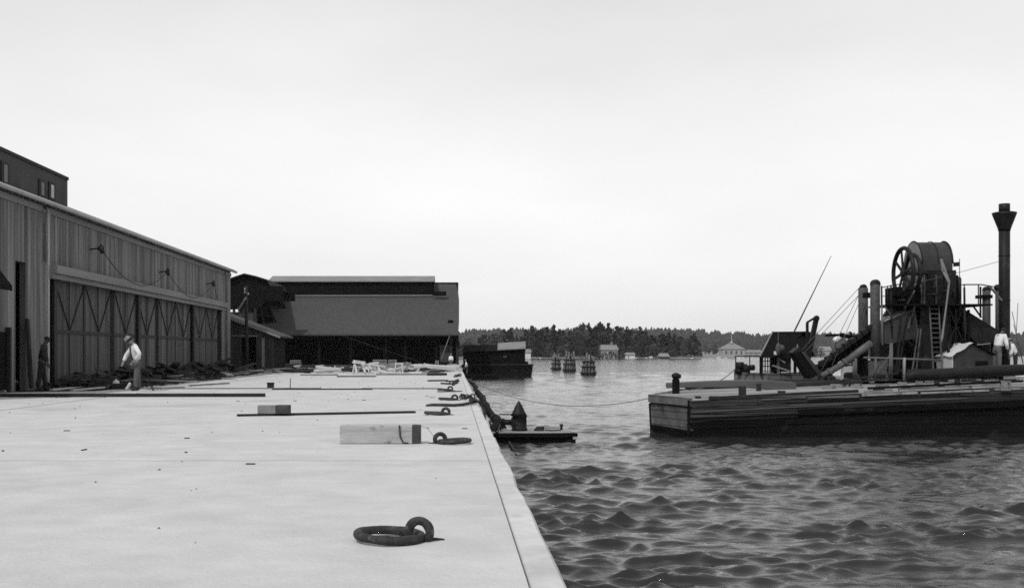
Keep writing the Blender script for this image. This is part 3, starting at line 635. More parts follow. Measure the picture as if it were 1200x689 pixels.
# sawhorses / leaning trestles
def trestle(x, y, label, w_=.75, h=.62, lean=0, name='sawhorse'):
    t = thing(name, label, 'sawhorse', (x, y, 0), 'sawhorses at the far end of the quay')
    MB().beam((x-w_/2, y, h), (x+w_/2, y, h+lean), .1, .09).build('top_rail', M['palewood'], t)
    for s in (-1, 1):
        for q in (-1, 1):
            MB().beam((x+s*w_*.36, y+q*.03, h-.03+lean*s*.36), (x+s*w_*.5, y+q*.28, 0), .05, .07).build('leg', M['palewood'], t)
    MB().beam((x-w_*.42, y-.17, h*.4), (x+w_*.42, y-.17, h*.4), .03, .06).build('brace', M['midwood'], t)
trestle(P(467.5, 0, 63).x, 63, 'sawhorse standing alone right of the leaning pale timbers', .48, .62)
trestle(P(421, 0, 64).x, 64, 'leftmost sawhorse with a tilted rail among the pale timbers', .7, .78, -.1)
trestle(P(438, 0, 65).x, 65, 'sawhorse behind the leaning pale timbers', .6, .6, .06)
for i, (x0_, y0_, x1_, y1_) in enumerate([(413, 424.5, 452, 429.5), (415, 423.5, 418, 437), (424, 425, 428, 437), (432, 427, 437, 437), (441.5, 427.5, 447, 437), (436, 434, 440, 425.5), (419, 436.5, 421, 430)]):
    p, q = P(x0_, y0_, 63.4+i*.1), P(x1_, y1_, 63.0+i*.1); p.z = max(p.z, .03); q.z = max(q.z, .03)
    MB().beam(p, q, .1, .07).build('leaning_timber', M['palewood'], label='pale timber leaning among the sawhorses at the quay end', cat='timber', group='pale timbers leaning on the sawhorses')
# pale lumber and blocks strewn before the far shed
lum = MB().box((-.5, -.08, 0), (.5, .08, .06)).build('lumber_piece', M['palewood'], label='short pale board in the strewn lumber before the far shed', cat='board', group='pale boards strewn before the far shed')
lum.location = (-4, 66, .01); rr = random.Random(4); first = True
for i in range(84):
    Y = rr.uniform(66, 84); px = rr.uniform(345, 538); x = P(px, 0, Y).x
    dup(lum, (x, Y, rr.uniform(0, .35 if px > 470 else .16)), 0, scale=(rr.uniform(.3, 1.9), rr.uniform(.6, 1.6), rr.uniform(.8, 3.0)), rot=(rr.uniform(-.2, .2), rr.uniform(-.18, .18), rr.uniform(-.7, .7)))
lum2 = MB().box((-.5, -.1, 0), (.5, .1, .08)).build('dark_lumber_piece', M['darkwood'], label='short dark board in the strewn lumber before the far shed', cat='board', group='dark boards strewn before the far shed')
lum2.location = (-6, 70, .02)
for i in range(36):
    Y = rr.uniform(66, 90); px = rr.uniform(318, 538); x = P(px, 0, Y).x
    dup(lum2, (x, Y, rr.uniform(0, .2)), 0, scale=(rr.uniform(.3, 2), rr.uniform(.6, 1.6), rr.uniform(.8, 2.6)), rot=(rr.uniform(-.2, .2), rr.uniform(-.15, .15), rr.uniform(-.7, .7)))
def heap(name, x0, x1, y0, y1, h, m, label, seed, n=700, s0=.05, s1=.22, cat='rubble'):
    rr = random.Random(seed); b = MB()
    for i in range(n):
        u, v = rr.random(), rr.random(); x = x0+(x1-x0)*u; y = y0+(y1-y0)*v; hh = h*math.sin(math.pi*min(1, max(0, u)))*(.5+.5*math.sin(y*1.1+seed)**2)*rr.random()
        s = rr.uniform(s0, s1); a = rr.random()*3.14; dx, dy = Vector((math.cos(a), math.sin(a), rr.uniform(-.4, .4)))*s, Vector((-math.sin(a), math.cos(a), rr.uniform(-.4, .4)))*s*rr.uniform(.4, 1); dz = Vector((0, 0, s*rr.uniform(.3, .7)))
        c = Vector((x, y, hh+.01)); b.add([c-dx-dy, c+dx-dy, c+dx+dy, c-dx+dy, c-dx*.7-dy*.8+dz, c+dx*.8-dy*.7+dz, c+dx*.6+dy*.8+dz, c-dx*.8+dy*.6+dz], [(0,3,2,1),(4,5,6,7),(0,1,5,4),(1,2,6,5),(2,3,7,6),(3,0,4,7)])
    return b.build(name, m, kind='stuff', label=label, cat=cat)
heap('rubble', -13.6, -11.6, 36.5, 66, .5, M['darkwood'], 'long bank of dark rubble and earth along the warehouse foot', 1, 1500, .06, .28)
heap('rubble', -13.6, -10.9, 38, 52, .25, M['earth'], 'low dark spoil in front of the rubble bank', 2, 500, .04, .15)
heap('rubble', -8.5, .0, 72, 84, .5, M['midwood'], 'pale rubble spread before the far shed', 3, 800, .04, .16)
heap('rubble', -14, -9, 69, 80, .3, M['darkwood'], 'dark rubble before the shack', 4, 350, .05, .2)
# dark lumber stacked against the warehouse
dl = MB().box((-.09, -1.2, 0), (.09, 1.2, .06)).build('dark_plank', M['darkwood'], label='dark plank jutting from the rubble bank along the warehouse', cat='plank', group='dark planks in the rubble along the warehouse')
dl.location = (-12.4, 44, .5); rr = random.Random(8)
for i in range(46):
    y = rr.uniform(37, 64); x = rr.uniform(-13.5, -11.4)
    dup(dl, (x, y, rr.uniform(.08, .55)), 0, scale=(rr.uniform(.7, 1.6), rr.uniform(.4, 1.2), rr.uniform(.8, 2)), rot=(rr.uniform(-.3, .3), rr.uniform(-.3, .3), rr.uniform(-1.2, 1.2)))
pl = MB().box((-.12, -1.2, 0), (.12, 1.2, .05)).build('pale_plank', M['midwood'], label='grey plank lying at the edge of the rubble by the warehouse', cat='plank', group='grey planks at the edge of the rubble')
pl.location = (-11.4, 47, .1)
for i in range(34):
    y = rr.uniform(38, 66); dup(pl, (rr.uniform(-12.9, -10.4), y, rr.uniform(.02, .3)), 0, scale=(rr.uniform(.7, 1.4), rr.uniform(.3, 1), 1), rot=(rr.uniform(-.05, .05), rr.uniform(-.1, .1), rr.uniform(-1.6, 1.6)))
for (a, c, d, e, Y, w_, lab) in [(-6, 440, 38, 455, 35.2, .34, 'broad pale board sloping down at the foot of the shelter'), (60, 458, 101, 452.5, 35.6, .16, 'pale board lying left of the man in the white shirt'), (84, 459, 125, 453.5, 35.2, .14, 'second pale board overlapping the first, left of the man in the white shirt'), (3, 458, 14, 460, 34, .2, 'stub of pale board by the shelter'), (222, 452.5, 268, 449.0, 40.5, .14, 'pale board on grey rubble near the warehouse far corner'), (172, 456, 215, 456.5, 36.8, .12, 'pale board right of the man in the white shirt')]:
    p, q = P(a, c, Y), P(d, e, Y+1.5); p.z = max(p.z, .03); q.z = max(q.z, .03) if a > 0 else .06
    MB().beam(p, q, w_, .05).build('pale_board', M['palewood'] if a < 150 else M['midwood'], label=lab, cat='board')
# pot, stick
p = P(136, 452, 37.3); t = thing('white_pot', 'round white pot standing on dark rubble left of the man in the white shirt', 'pot', (p.x, 37.3, p.z-.02))
MB().lathe((p.x, 37.3, p.z-.03), [(.06, 0), (.1, .04), (.115, .12), (.09, .19), (.05, .215)], 14).build('pot_body', M['white'], t)
MB().lathe((p.x, 37.3, p.z+.185), [(.06, 0), (.055, .02), (.02, .03), (.02, .045)], 12).build('pot_lid', M['white'], t)
MB().beam((p.x-.6, 37.2, .08), (p.x+.5, 37.35, .1), .5, .2).build('timber_baulk', M['darkwood'], label='short dark baulk under the round white pot', cat='timber')
MB().beam(P(147.5, 457.5, 35.6), P(152.5, 449.5, 36), .06, .09).build('wood_offcut', M['palewood'], label='pale offcut tilted at the feet of the man in the white shirt', cat='board')

# ================================================================== RAFT, BOOM, LIGHTER, DOLPHINS
Zw = -W
t = thing('work_raft', 'low dark work raft moored against the quay', 'raft', (2.4, 34.1, Zw))
zd = -1.18
MB().box((.85, 33.4, Zw-.25), (3.58, 35.1, zd-.04)).build('hull', M['tar'], t)
MB().box((.85, 33.38, zd-.04), (3.6, 35.12, zd)).build('raft_deck', M['deck'], t)
b = MB(); b.box((3.3, 33.25, zd-.12), (3.71, 33.38, zd-.01)); b.box((3.35, 33.25, zd-.32), (3.65, 33.38, zd-.2)); b.box((.85, 33.28, zd-.14), (3.3, 33.379, zd-.02)); b.build('fender_beam', M['black'], t)
c = Vector((2.02, 34.2, zd)); t = thing('capstan_hood', 'dark drum with a pointed conical hood standing on the raft', 'drum', c)
MB().lathe(c, [(.24, 0), (.25, .05), (.22, .1), (.22, .42), (.25, .46)], 20).build('drum', M['machine'], t)
MB().lathe(c+Vector((-.02, 0, .46)), [(.26, 0), (.2, .1), (.11, .3), (.04, .42), (.01, .46)], 20).build('hood', M['machine'], t)
c = Vector((1.62, 34.2, zd)); t = thing('raft_winch', 'small hand winch with side frames beside the pointed drum on the raft', 'winch', c)
for s in (-.2, .18): MB().prism([c+Vector((s, -.2, 0)), c+Vector((s, .2, 0)), c+Vector((s, .05, .42)), c+Vector((s, -.08, .42))], (.03, 0, 0)).build('side_frame', M['machine'], t)
MB().lathe(c+Vector((-.2, 0, .26)), [(.15, 0), (.15, .03), (.09, .04), (.09, .34), (.15, .35), (.15, .38)], 14, ax=(1, 0, 0)).build('winch_drum', M['machine'], t)
MB().tube([c+Vector((-.22, 0, .4)), c+Vector((-.22, .0, .5)), c+Vector((.35, .0, .5))], .02, 6).build('crank', M['machine'], t)
b = MB()
for k in range(3): b.torus((2.62+.02*k, 34.2, zd+.03+.04*k), .15-.02*k, .022, (0, 0, 1), 22, 6)
b.tube([(2.8, 34.1, zd+.03), (3.0, 34.0, zd+.02), (3.3, 34.2, zd+.02)], .02, 6); b.build('rope_coil', M['rope'], label='coil of dark rope on the raft deck right of the pointed drum', cat='rope')
MB().lathe((3.35, 34.6, zd), [(.04, 0), (.04, .12), (.065, .14), (.05, .18)], 8).build('mooring_post', M['darkwood'], label='stubby post at the right end of the raft', cat='post')
# floating boom
b = MB(); pts = []
for i in range(26):
    y = 34.5+i*5.0; pts.append((1.62+.05*math.sin(i*1.3), y, Zw+.10+.02*math.sin(i*2.1)))
t = thing('floating_boom', 'long dark floating timber boom stretching along the quay', 'boom', (1.62, 97, Zw))
MB().tube(pts, [.15+.02*math.sin(i*1.9) for i in range(26)], 10).build('spar', M['black'], t)
for i in range(2, 25, 2): 
    MB().torus(pts[i], .17, .03, (0, 1, 0), 16, 6).build('chain_band', M['iron'], t)
p0, p1 = Vector((1.25, 35.2, Zw+.35)), Vector((1.75, 40, Zw+.2))
MB().tube([P(573.5, 493, 33), P(576, 502, 33), P(583, 507, 33.4), P(586, 498, 34)], .03, 6).build('iron_loop', M['iron'], label='bent iron loop rising at the near end of the boom', cat='iron loop')
MB().tube([P(597, 518, 32.5), P(608.5, 538.5, 28.5)], [.035, .02], 6).build('sounding_pole', M['darkwood'], label='thin dark pole slanting into the water in front of the raft', cat='pole')
MB().beam((.9, 33.0, Zw+.05), (1.5, 35.5, Zw+.5), .25, .25).build('fender_log', M['black'], label='dark fender log wedged between raft and quay', cat='log')
# moored lighter with deck house
t = thing('deck_house_lighter', 'dark moored lighter carrying a long dark deck house with one pale roof', 'barge', (5.5, 131, Zw))
Y = 130
hp = [P(541, 441, Y), P(622.5, 440, Y), P(624.5, 428, Y), P(541, 428, Y)]; hp[0].z = hp[1].z = Zw-.3
MB().prism(hp, (0, 5, 0)).build('hull', M['tar'], t)
MB().prism([P(x, y, Y+.6) for x, y in [(543, 428.2), (619, 428.2), (619, 424), (615.5, 423), (615.5, 409), (583, 409), (583, 411), (543, 412)]], (0, 3.6, 0)).build('deck_house', M['black'], t)
a_ = [P(583, 409.5, Y+.3), P(616, 407.8, Y+.3), P(615.8, 399.8, Y+2.6), P(583.4, 402, Y+2.6)]; MB().prism([p-Vector((0, 0, .1)) for p in a_], (0, 0, .1)).build('pale_roof', M['palefelt'], t)
a_ = [P(542.5, 412, Y+.3), P(583, 410.8, Y+.3), P(583, 404, Y+2.6), P(543, 404.5, Y+2.6)]; MB().prism([p-Vector((0, 0, .1)) for p in a_], (0, 0, .1)).build('dark_roof', M['black'], t)
MB().prism([P(583.4, 402, Y+2.62), P(615.8, 399.8, Y+2.62), P(615.8, 412, Y+2.62), P(583.4, 412, Y+2.62)], (0, .1, 0)).build('house_back', M['black'], t)
MB().box((P(590, 0, Y).x, Y+.53, P(0, 419, Y).z), (P(594, 0, Y).x, Y+.59, P(0, 417, Y).z)).build('window', M['glass'], t)
MB().prism([P(541, 428, Y-.08), P(625.5, 428, Y-.08), P(625.5, 426.4, Y-.08), P(541, 426.8, Y-.08)], (0, .079, 0)).build('rubbing_strake', M['darkwood'], t)
MB().beam((1.0, 112, Zw+.3), (4.5, 112.4, Zw+.3), .6, .5).build('floating_log', M['black'], label='dark log floating in front of the moored lighter', cat='log')
# dolphins
def dolphin(px0, px1, ytop, ybase, label, seed):
    Yd_ = 2.7*F/(ybase-VY); c = P((px0+px1)/2, 0, Yd_); r = (px1-px0)/2/F*Yd_; zt_ = P(0, ytop, Yd_).z; rr = random.Random(seed)
    t = thing('pile_dolphin', label, 'mooring dolphin', (c.x, Yd_, Zw), 'timber dolphins in the bay')
    b = MB()
    for k in range(13):
        a = k*2*math.pi/12; q = 1 if k < 12 else 0; s = .62
        b.tube([(c.x+math.cos(a)*r*q, Yd_+math.sin(a)*r*q, Zw-.6), (c.x+math.cos(a)*r*s*q+rr.uniform(-.15, .15), Yd_+math.sin(a)*r*s*q, zt_+rr.uniform(-.6, .9))], [.17, .13], 7)
    b.build('piles', M['endwood'], t)
    for f_ in (.12, .5, .8):
        rf_ = r*(1-(1-.62)*f_)+.14; MB().torus((c.x, Yd_, Zw+(zt_-Zw)*f_), rf_, .1, (0, 0, 1), 24, 6).build('band', M['darkwood'], t)
    b = MB()
    for k in range(8):
        a = rr.random()*6.28; b.beam((c.x+math.cos(a)*r*.5, Yd_+math.sin(a)*r*.5, zt_-.25), (c.x+math.cos(a+2.4)*r*.5, Yd_+math.sin(a+2.4)*r*.5, zt_+.15), .12, .12)
    b.build('cap_timbers', M['darkwood'], t)
dolphin(646, 657, 419, 433, 'leftmost of the three timber dolphins, smallest and darkest', 1)
dolphin(660, 674, 418, 435, 'middle timber dolphin of the three in the bay', 2)
dolphin(681, 698, 420, 439, 'rightmost and largest timber dolphin with a dark base', 3)

# ================================================================== SCOW (right foreground)
A0, B0, C0 = Vector((7.49, 35.6, 0)), Vector((6.7, 37.9, 0)), Vector((9.1, 44.2, 0))
XR = 27.0
def dz_(x): return -.27+(x-7.49)*(.47/11.0) if x < 18.6 else .2+(x-18.6)*.03
sw = thing('dump_scow', 'long low tarred wooden scow with weathered plank end lying broadside', 'barge', (16, 39, Zw))
def hullring(z, inn): return [A0+Vector((inn, inn*.3, z)), Vector((XR, 35.9, z)), Vector((XR, 44.2, z)), C0+Vector((0, 0, z)), B0+Vector((inn, 0, z))]
# long side
n = 24; vs = []; fs = []
for i in range(n+1):
    x = 7.49+(XR-7.49)*i/n; y = 35.6+.3*i/n; rag = random.uniform(-.02, .02)
    vs += [(x+(.12 if i == 0 else 0), y+.12, Zw-.4), (x, y, dz_(x)-.06+rag), (x, y+.18, dz_(x)-.06), (x+(.12 if i == 0 else 0), y+.3, Zw-.4)]
for i in range(n):
    a = i*4; fs += [(a, a+4, a+5, a+1), (a+1, a+5, a+6, a+2), (a+2, a+6, a+7, a+3)]
MB().add(vs, fs).build('side_planking', M['tar'], sw)
rp = random.Random(31)
for row, (o0, o1) in enumerate(((-.07, -.27), (-.28, -.50), (-.51, -.74), (-.75, -.98))):
    x = 7.52
    while x < XR-.1:
        x2 = min(XR, x+rp.uniform(2.2, 4.5)); dd = rp.uniform(.0, .03); b = MB(); vv = []
        for i in range(9):
            xx = x+.006+(x2-x-.012)*i/8; t1 = dz_(xx)+o0+rp.uniform(-.018, .008); t0 = dz_(xx)+o1+rp.uniform(-.008, .018)
            yt = 35.6+.3*(xx-7.49)/(XR-7.49); f1 = -o0*.1; f0 = -o1*.1
            vv += [(xx, yt-.035-dd+f1, t1), (xx, yt-.035-dd+f0, t0), (xx, yt+.03+f0, t0), (xx, yt+.03+f1, t1)]
        b.add(vv, [(4*i+k, 4*i+(k+1) % 4, 4*i+4+(k+1) % 4, 4*i+4+k) for i in range(8) for k in range(4)]+[(3, 2, 1, 0), (32, 33, 34, 35)])
        b.build('hull_plank', M['wornhull'] if row < 2 or rp.random() < .2 else M['tar'], sw); x = x2
def slab(p, q, z0a, z0b, z1a, z1b, th, m, name, lean=.12, par=None):
    d = (q-p).normalized(); nn = Vector((d.y, -d.x, 0))*-1
    b = MB(); P0 = [p-nn*-lean*0, q]
    b.add([p+Vector((0, 0, z0a))+nn*lean, q+Vector((0, 0, z0b))+nn*lean, q+Vector((0, 0, z1b)), p+Vector((0, 0, z1a)), p+Vector((0, 0, z0a))+nn*(lean+th), q+Vector((0, 0, z0b))+nn*(lean+th), q+Vector((0, 0, z1b))+nn*th, p+Vector((0, 0, z1a))+nn*th], [(0,1,2,3),(7,6,5,4),(0,4,5,1),(3,2,6,7),(0,3,7,4),(1,5,6,2)])
    return b.build(name, m, par or sw)
slab(B0, A0, Zw+.28, Zw+.22, -.50, -.55, .15, M['endwood'], 'bow_planking')
slab(B0, A0, Zw-.3, Zw-.3, Zw+.275, Zw+.215, .15, M['tar'], 'bow_bottom', .16)
slab(B0+Vector((-.07, -.03, 0)), A0+Vector((-.03, -.07, 0)), -.46, -.5, -.2, -.25, .2, M['endwood'], 'bow_rail', 0)
slab(C0, B0, Zw-.3, Zw-.3, -.2, -.2, .15, M['endwood'], 'far_bow_planking', 0)
MB().beam(A0+Vector((.03, -.02, Zw)), A0+Vector((.03, -.03, -.3)), .07, .08, up=(0, 1, 0)).build('corner_post', M['tar'], sw)
MB().beam(B0+Vector((.03, .0, Zw)), B0+Vector((-.02, -.0, -.5)), .05, .05, up=(0, 1, 0)).build('corner_post', M['tar'], sw)
vs = [A0+Vector((.05, .1, dz_(7.5)-.05)), Vector((18.6, 35.95, dz_(18.6)-.08)), Vector((XR, 36.1, dz_(XR)-.08)), Vector((XR, 44.1, dz_(XR)-.1)), Vector((18.6, 44.1, .05)), C0+Vector((0, 0, -.25)), B0+Vector((0, 0, -.22))]
MB().prism([v-Vector((0, 0, .05)) for v in vs], (0, 0, .05)).build('deck', M['deck'], sw)
MB().box((XR-.2, 36, Zw-.3), (XR, 44.1, 0)).build('stern_planking', M['tar'], sw)
MB().box((9.2, 44.0, Zw-.3), (XR, 44.2, -.1)).build('far_side_planking', M['tar'], sw)
def strake(x0, x1, off0, off1, h, m, yoff=-.05, name='wale', d=.06):
    n = 14; b = MB()
    for i in range(n):
        a, c = x0+(x1-x0)*i/n, x0+(x1-x0)*(i+1)/n; o0, o1 = off0+(off1-off0)*i/n, off0+(off1-off0)*(i+1)/n; ya = 35.6+.3*(a-7.49)/(XR-7.49); yc = 35.6+.3*(c-7.49)/(XR-7.49)
        b.beam((a, ya+yoff-d/2, dz_(a)+o0), (c+.001, yc+yoff-d/2, dz_(c)+o1), d, h)
    b.build(name, m, sw)
for (a, c, h_) in ((9.9, 11.3, .05), (11.35, 13.0, .07), (13.1, 14.9, .08), (15.0, 17.2, .06), (17.4, 19.4, .08)): strake(a, c, -.12+random.uniform(-.02, .02), -.11+random.uniform(-.03, .02), h_, M['endwood' if a < 13 else 'wornstrip'], .0, 'wale', random.uniform(.06, .1))
for (a, c) in ((13.2, 14.1), (14.3, 16.6), (16.65, 18.4)): strake(a, c, random.uniform(-.02, .01), random.uniform(-.02, .01), .09, M['wornstrip'], .02, 'gunwale_strip', .1)
strake(13.3, 18.3, .1, .12, .07, M['black'], .0, 'gunwale_rail', .12)
strake(8.2, 13.0, -.0, .02, .1, M['darkwood'], .12, 'gunwale_rail', .16)
strake(7.6, 12.5, -.42, -.38, .04, M['beam'], -.0, 'plank_edge', .03)
strake(10.8, 16.5, -.33, -.36, .03, M['beam'], -.0, 'plank_edge', .03)
strake(7.6, 27, -.62, -.72, .05, M['black'], -.0, 'plank_edge', .05)
strake(18.4, 27, .02, .05, .22, M['darkwood'], .0, 'gunwale_rail', .16)
for px, h, wv in ((870, .36, .2), (818, .1, .16), (838, .08, .3), (916, .16, .2), (1030, .12, .3), (1062, .14, .2), (1103, .14, .15)):
    Yq = 36.3; x = P(px, 0, Yq).x; MB().box((x-wv/2, Yq-.1, dz_(x)-.06), (x+wv/2, Yq+.12, dz_(x)-.05+h)).build('deck_block', M['darkwood'], sw)
x = P(1174, 0, 35.9).x; q = MB()
for (a, c) in (((-.16, -.14), (.16, -.08)), ((-.16, .12), (.16, .18)), ((-.16, -.08), (-.1, .12)), ((.1, -.08), (.16, .12))): q.box((x+a[0], 35.62, .14+a[1]), (x+c[0], 35.72, .14+c[1]))
q.build('fairlead_frame', M['midwood'], sw)
# sag-curved timber rail lying along the scow
def railbeam(pts, hs, Y, label, m, depth=.3, roundend=False):
    b = MB(); pp = [P(x, y, Y) for x, y in pts]
    hh = [h/F*Y for h in hs]; nn = len(pp)
    vs = []
    for p, h in zip(pp, hh): vs += [p+Vector((0, -depth/2, h/2)), p+Vector((0, depth/2, h/2)), p+Vector((0, depth/2, -h/2)), p+Vector((0, -depth/2, -h/2))]
    fs = [(0, 1, 2, 3), tuple((nn-1)*4+k for k in (3, 2, 1, 0))]
    for i in range(nn-1):
        for k in range(4): fs.append((i*4+k, i*4+(k+1) % 4, (i+1)*4+(k+1) % 4, (i+1)*4+k))
    return b.add(vs, fs).build('timber_rail', m, label=label, cat='timber', bevel=.03)
railbeam([(781, 451.5), (830, 450), (870, 449.5), (900, 451), (925, 452.5), (932, 453)], [6, 8, 9, 11, 11, 7], 40, 'long grey squared timber lying along the scow, left end past the bollard', M['beam'])
railbeam([(930, 451), (980, 448), (1010, 447.5)], [5, 5, 4], 41, 'thinner timber continuing behind the end of the long grey timber', M['darkwood'])
b = MB(); ptsr = [P(1065, 447, 38), P(1066, 441, 38), P(1070, 439, 38), P(1085, 439.5, 38), P(1120, 437.5, 38), P(1160, 435, 38), P(1215, 432.5, 38)]
b.tube(ptsr, [.12, .17, .2, .2, .2, .2, .19], 12); b.build('iron_pipe', M['machine'], label='thick dark pipe with a down-turned end lying along the scow at right', cat='pipe')
for px, y0_, y1_, Y, lab in ((866.5, 0, 0, 0, 0),):
    pass
for px in (888, 1096, 1120):
    x = P(px, 0, 39).x; MB().box((x-.07, 38.8, dz_(x)-.08), (x+.07, 38.95, dz_(x)+.28)).build('chock', M['darkwood'], sw)
# bollard with cap
p = P(792, 461, 38.5); t = thing('bollard', 'dark capped bollard standing at the left end of the scow', 'bollard', (p.x, p.y, p.z))
zb_ = p.z; MB().box((p.x-.11, p.y-.1, zb_-.05), (p.x+.11, p.y+.1, zb_+.5)).build('post', M['black'], t)
MB().lathe((p.x, p.y, zb_+.5), [(.1, 0), (.1, .04), (.14, .05), (.15, .14), (.1, .2), (.03, .22)], 12).build('cap', M['machine'], t)
MB().torus((p.x+.1, p.y-.05, zb_+.6), .06, .025, (0, 1, 0), 14, 6).build('shackle', M['iron'], t)
# hawser from quay to scow and the others
MB().tube(sag((.55, 52, .05), (p.x-.05, p.y, zb_+.05), .85, 40), .013, 6).build('hawser', M['wire'], label='long sagging hawser from the quay edge to the scow', cat='rope')
MB().tube(sag((p.x+.1, p.y, zb_+.15), P(862, 432, 49), .3, 20), .02, 6).build('hawser', M['wire'], label='short hawser from the scow bollard back to the launch', cat='rope')

# ================================================================== LAUNCH with sloping canopy (behind the scow)
YL = 49.0; lp = P(905, 440, YL)
la = thing('work_launch', 'small workboat with a dark sloping canopy and latticed cabin behind the scow', 'workboat', (lp.x, YL, Zw))
hp = [P(862, 436, YL), P(870, 443, YL), P(960, 445, YL), P(964, 436, YL), P(900, 437.5, YL)]
b = MB(); sec = [(860, 433.5, 0), (868, 436, .9), (890, 437, 1.4), (930, 437, 1.5), (962, 436, 1.3)]
vs = []; 
for (px, py, hw) in sec:
    c = P(px, py, YL+1.4); vs += [(c.x, c.y-hw, c.z), (c.x, c.y-hw*.6, Zw-.3), (c.x, c.y+hw*.6, Zw-.3), (c.x, c.y+hw, c.z)]
fs = []
for i in range(len(sec)-1):
    for k in range(4): fs.append((i*4+k, i*4+(k+1) % 4, (i+1)*4+(k+1) % 4, (i+1)*4+k))
fs.append((16, 17, 18, 19)); b.add(vs, fs).build('hull', M['endwood'], la)
cp = [P(906, 388.5, YL), P(941, 388, YL), P(946, 396, YL), P(948, 417, YL), P(891, 417, YL)]
roofs = MB(); # canopy: a pitched slope leaning back
fr = [P(891, 417.5, YL-.3), P(950, 417.5, YL-.3), P(941, 388.3, YL+1.2), P(906, 388.6, YL+1.2)]
roofs.prism([v-Vector((0, 0, .06)) for v in fr], (0, .05, .06)); roofs.add([fr[2], fr[3], P(891, 417.5, YL+3), P(955, 417.5, YL+3)], [(0, 1, 2, 3)]); roofs.build('canopy', M['black'], la)
MB().beam(fr[0]+Vector((-.02, -.03, 0)), fr[3]+Vector((-.02, -.03, 0)), .05, .06).build('canopy_edge', M['palefelt'], la)
MB().beam(P(943, 389, YL+.8), P(950, 398, YL+.9), .5, .1).build('canopy_flap', M['black'], la)
for px in (892, 909, 932, 948): MB().box((P(px, 0, YL).x-.05, YL, P(0, 438, YL).z), (P(px, 0, YL).x+.05, YL+.1, P(0, 417, YL).z)).build('cabin_post', M['black'], la)
q = MB()
for px in (894, 897, 900, 903): q.box((P(px, 0, YL).x-.022, YL+.02, P(0, 437, YL).z), (P(px, 0, YL).x+.022, YL+.06, P(0, 418, YL).z))
for py in (423, 429, 435): q.box((P(893, 0, YL).x, YL+.021, P(0, py, YL).z-.02), (P(905, 0, YL).x, YL+.055, P(0, py, YL).z+.02))
q.build('lattice_window', M['beam'], la)
MB().box((P(904.5, 0, YL).x, YL+.3, P(0, 437, YL).z), (P(910, 0, YL).x, YL+.36, P(0, 418, YL).z)).build('door', M['black'], la)
MB().box((P(911, 0, YL).x, YL+.2, P(0, 438, YL).z), (P(915, 0, YL).x, YL+.26, P(0, 419, YL).z)).build('pale_panel', M['canvas'], la)
MB().box((P(917, 0, YL).x, YL+.5, P(0, 436, YL).z), (P(931, 0, YL).x, YL+.56, P(0, 419, YL).z)).build('cabin_side', M['beam'], la)
q = MB()
for px in (862, 878.5, 914.5, 925.5, 937): q.tube([P(px, 438, YL-.1), P(px, 417, YL-.1)], .025, 5)
q.tube([P(861, 417.5, YL-.1), P(892, 417, YL-.1), P(890, 417, YL-.1), P(937, 418.5, YL-.1)], .03, 5); q.build('hand_rail', M['darkwood'], la)
MB().beam(P(905, 428, YL-.2), P(926, 435, YL-.2), .04, .06).build('gangway_rail', M['paleband'], la); MB().beam(P(912, 420, YL-.2), P(920, 425, YL-.2), .04, .05).build('gangway_rail', M['paleband'], la)
MB().lathe(P(912, 416.5, YL-.4), [(.02, 0), (.09, .08), (.13, .3), (.07, .5), (.01, .56)], 12).build('fender', M['beam'], la)
MB().tube([P(912, 402, YL-.4), P(912, 389, YL-.1)], .012, 5).build('fender_rope', M['wire'], la)
MB().lathe(P(916, 412, YL-.35), [(.04, 0), (.13, .05), (.13, .2), (.05, .3)], 12).build('fender', M['pipe'], la)
MB().box((P(904, 0, YL).x, YL-.42, P(0, 415.5, YL).z), (P(908, 0, YL).x, YL-.36, P(0, 411.5, YL).z)).build('signal_board', M['white'], la)
MB().lathe(P(934.5, 411, YL-.35), [(.08, 0), (.07, .1), (.02, .3)], 8).build('lamp', M['pipe'], la)
for i, (px, py, s) in enumerate([(867, 433, .2), (872, 434, .17), (881, 434, .15), (866, 438, .16), (874, 437, .2)]):
    c = P(px, py, YL+.9); t = thing('deck_barrel', 'dark barrel or drum among the gear on the launch foredeck', 'barrel', c, 'dark drums on the launch foredeck')
    MB().lathe(c, [(s*.8, 0), (s, s*.6), (s, s*1.2), (s*.8, s*1.7)], 12).build('barrel_body', M['machine'], t)
p0, p1 = P(931, 388, YL+.5), P(974, 300, YL+1.5); MB().tube([p0, p1], [.035, .012], 6).build('raked_mast', M['darkwood'], label='thin raked mast slanting up from the launch canopy', cat='mast')
# davit
t = thing('deck_davit', 'dark triangular davit with a short jib right of the sloping canopy', 'davit', P(948, 440, 47))
for (a, c, r_, nm) in (((946, 440), (946, 378), .05, 'davit_post'), ((947, 420), (957, 371), .09, 'jib'), ((945.5, 378), (957, 371), .04, 'tie')): MB().beam(P(*a, 47), P(*c, 47), r_*2, r_*2).build(nm, M['machine'], t)
MB().lathe(P(957, 373, 46.9), [(.1, -.05), (.13, 0), (.1, .06)], 10, ax=(0, 1, 0)).build('sheave', M['machine'], t)

# ================================================================== BUCKET DREDGER
YD = 44.0
dr = thing('bucket_dredger', 'dark bucket dredger with a tall hooded tower, spoked wheel and inclined chutes', 'dredger', (17, YD, Zw))
def D(px, py, dy=0): return P(px, py, YD+dy)
q = MB(); hx0 = D(905, 0, 3).x; hx1 = D(1290, 0).x
MB().box((hx0+3.0, YD+1.2, Zw-.4), (hx1, YD+8.0, .08)).build('hull', M['tar'], dr)
MB().box((hx0+3.0, YD+1.1, .082), (hx1, YD+8.0, .16)).build('deck', M['deck'], dr)
u = Vector((1, 0, 0)); wv_ = Vector((0, -1, 0)); up = Vector((0, 0, 1))
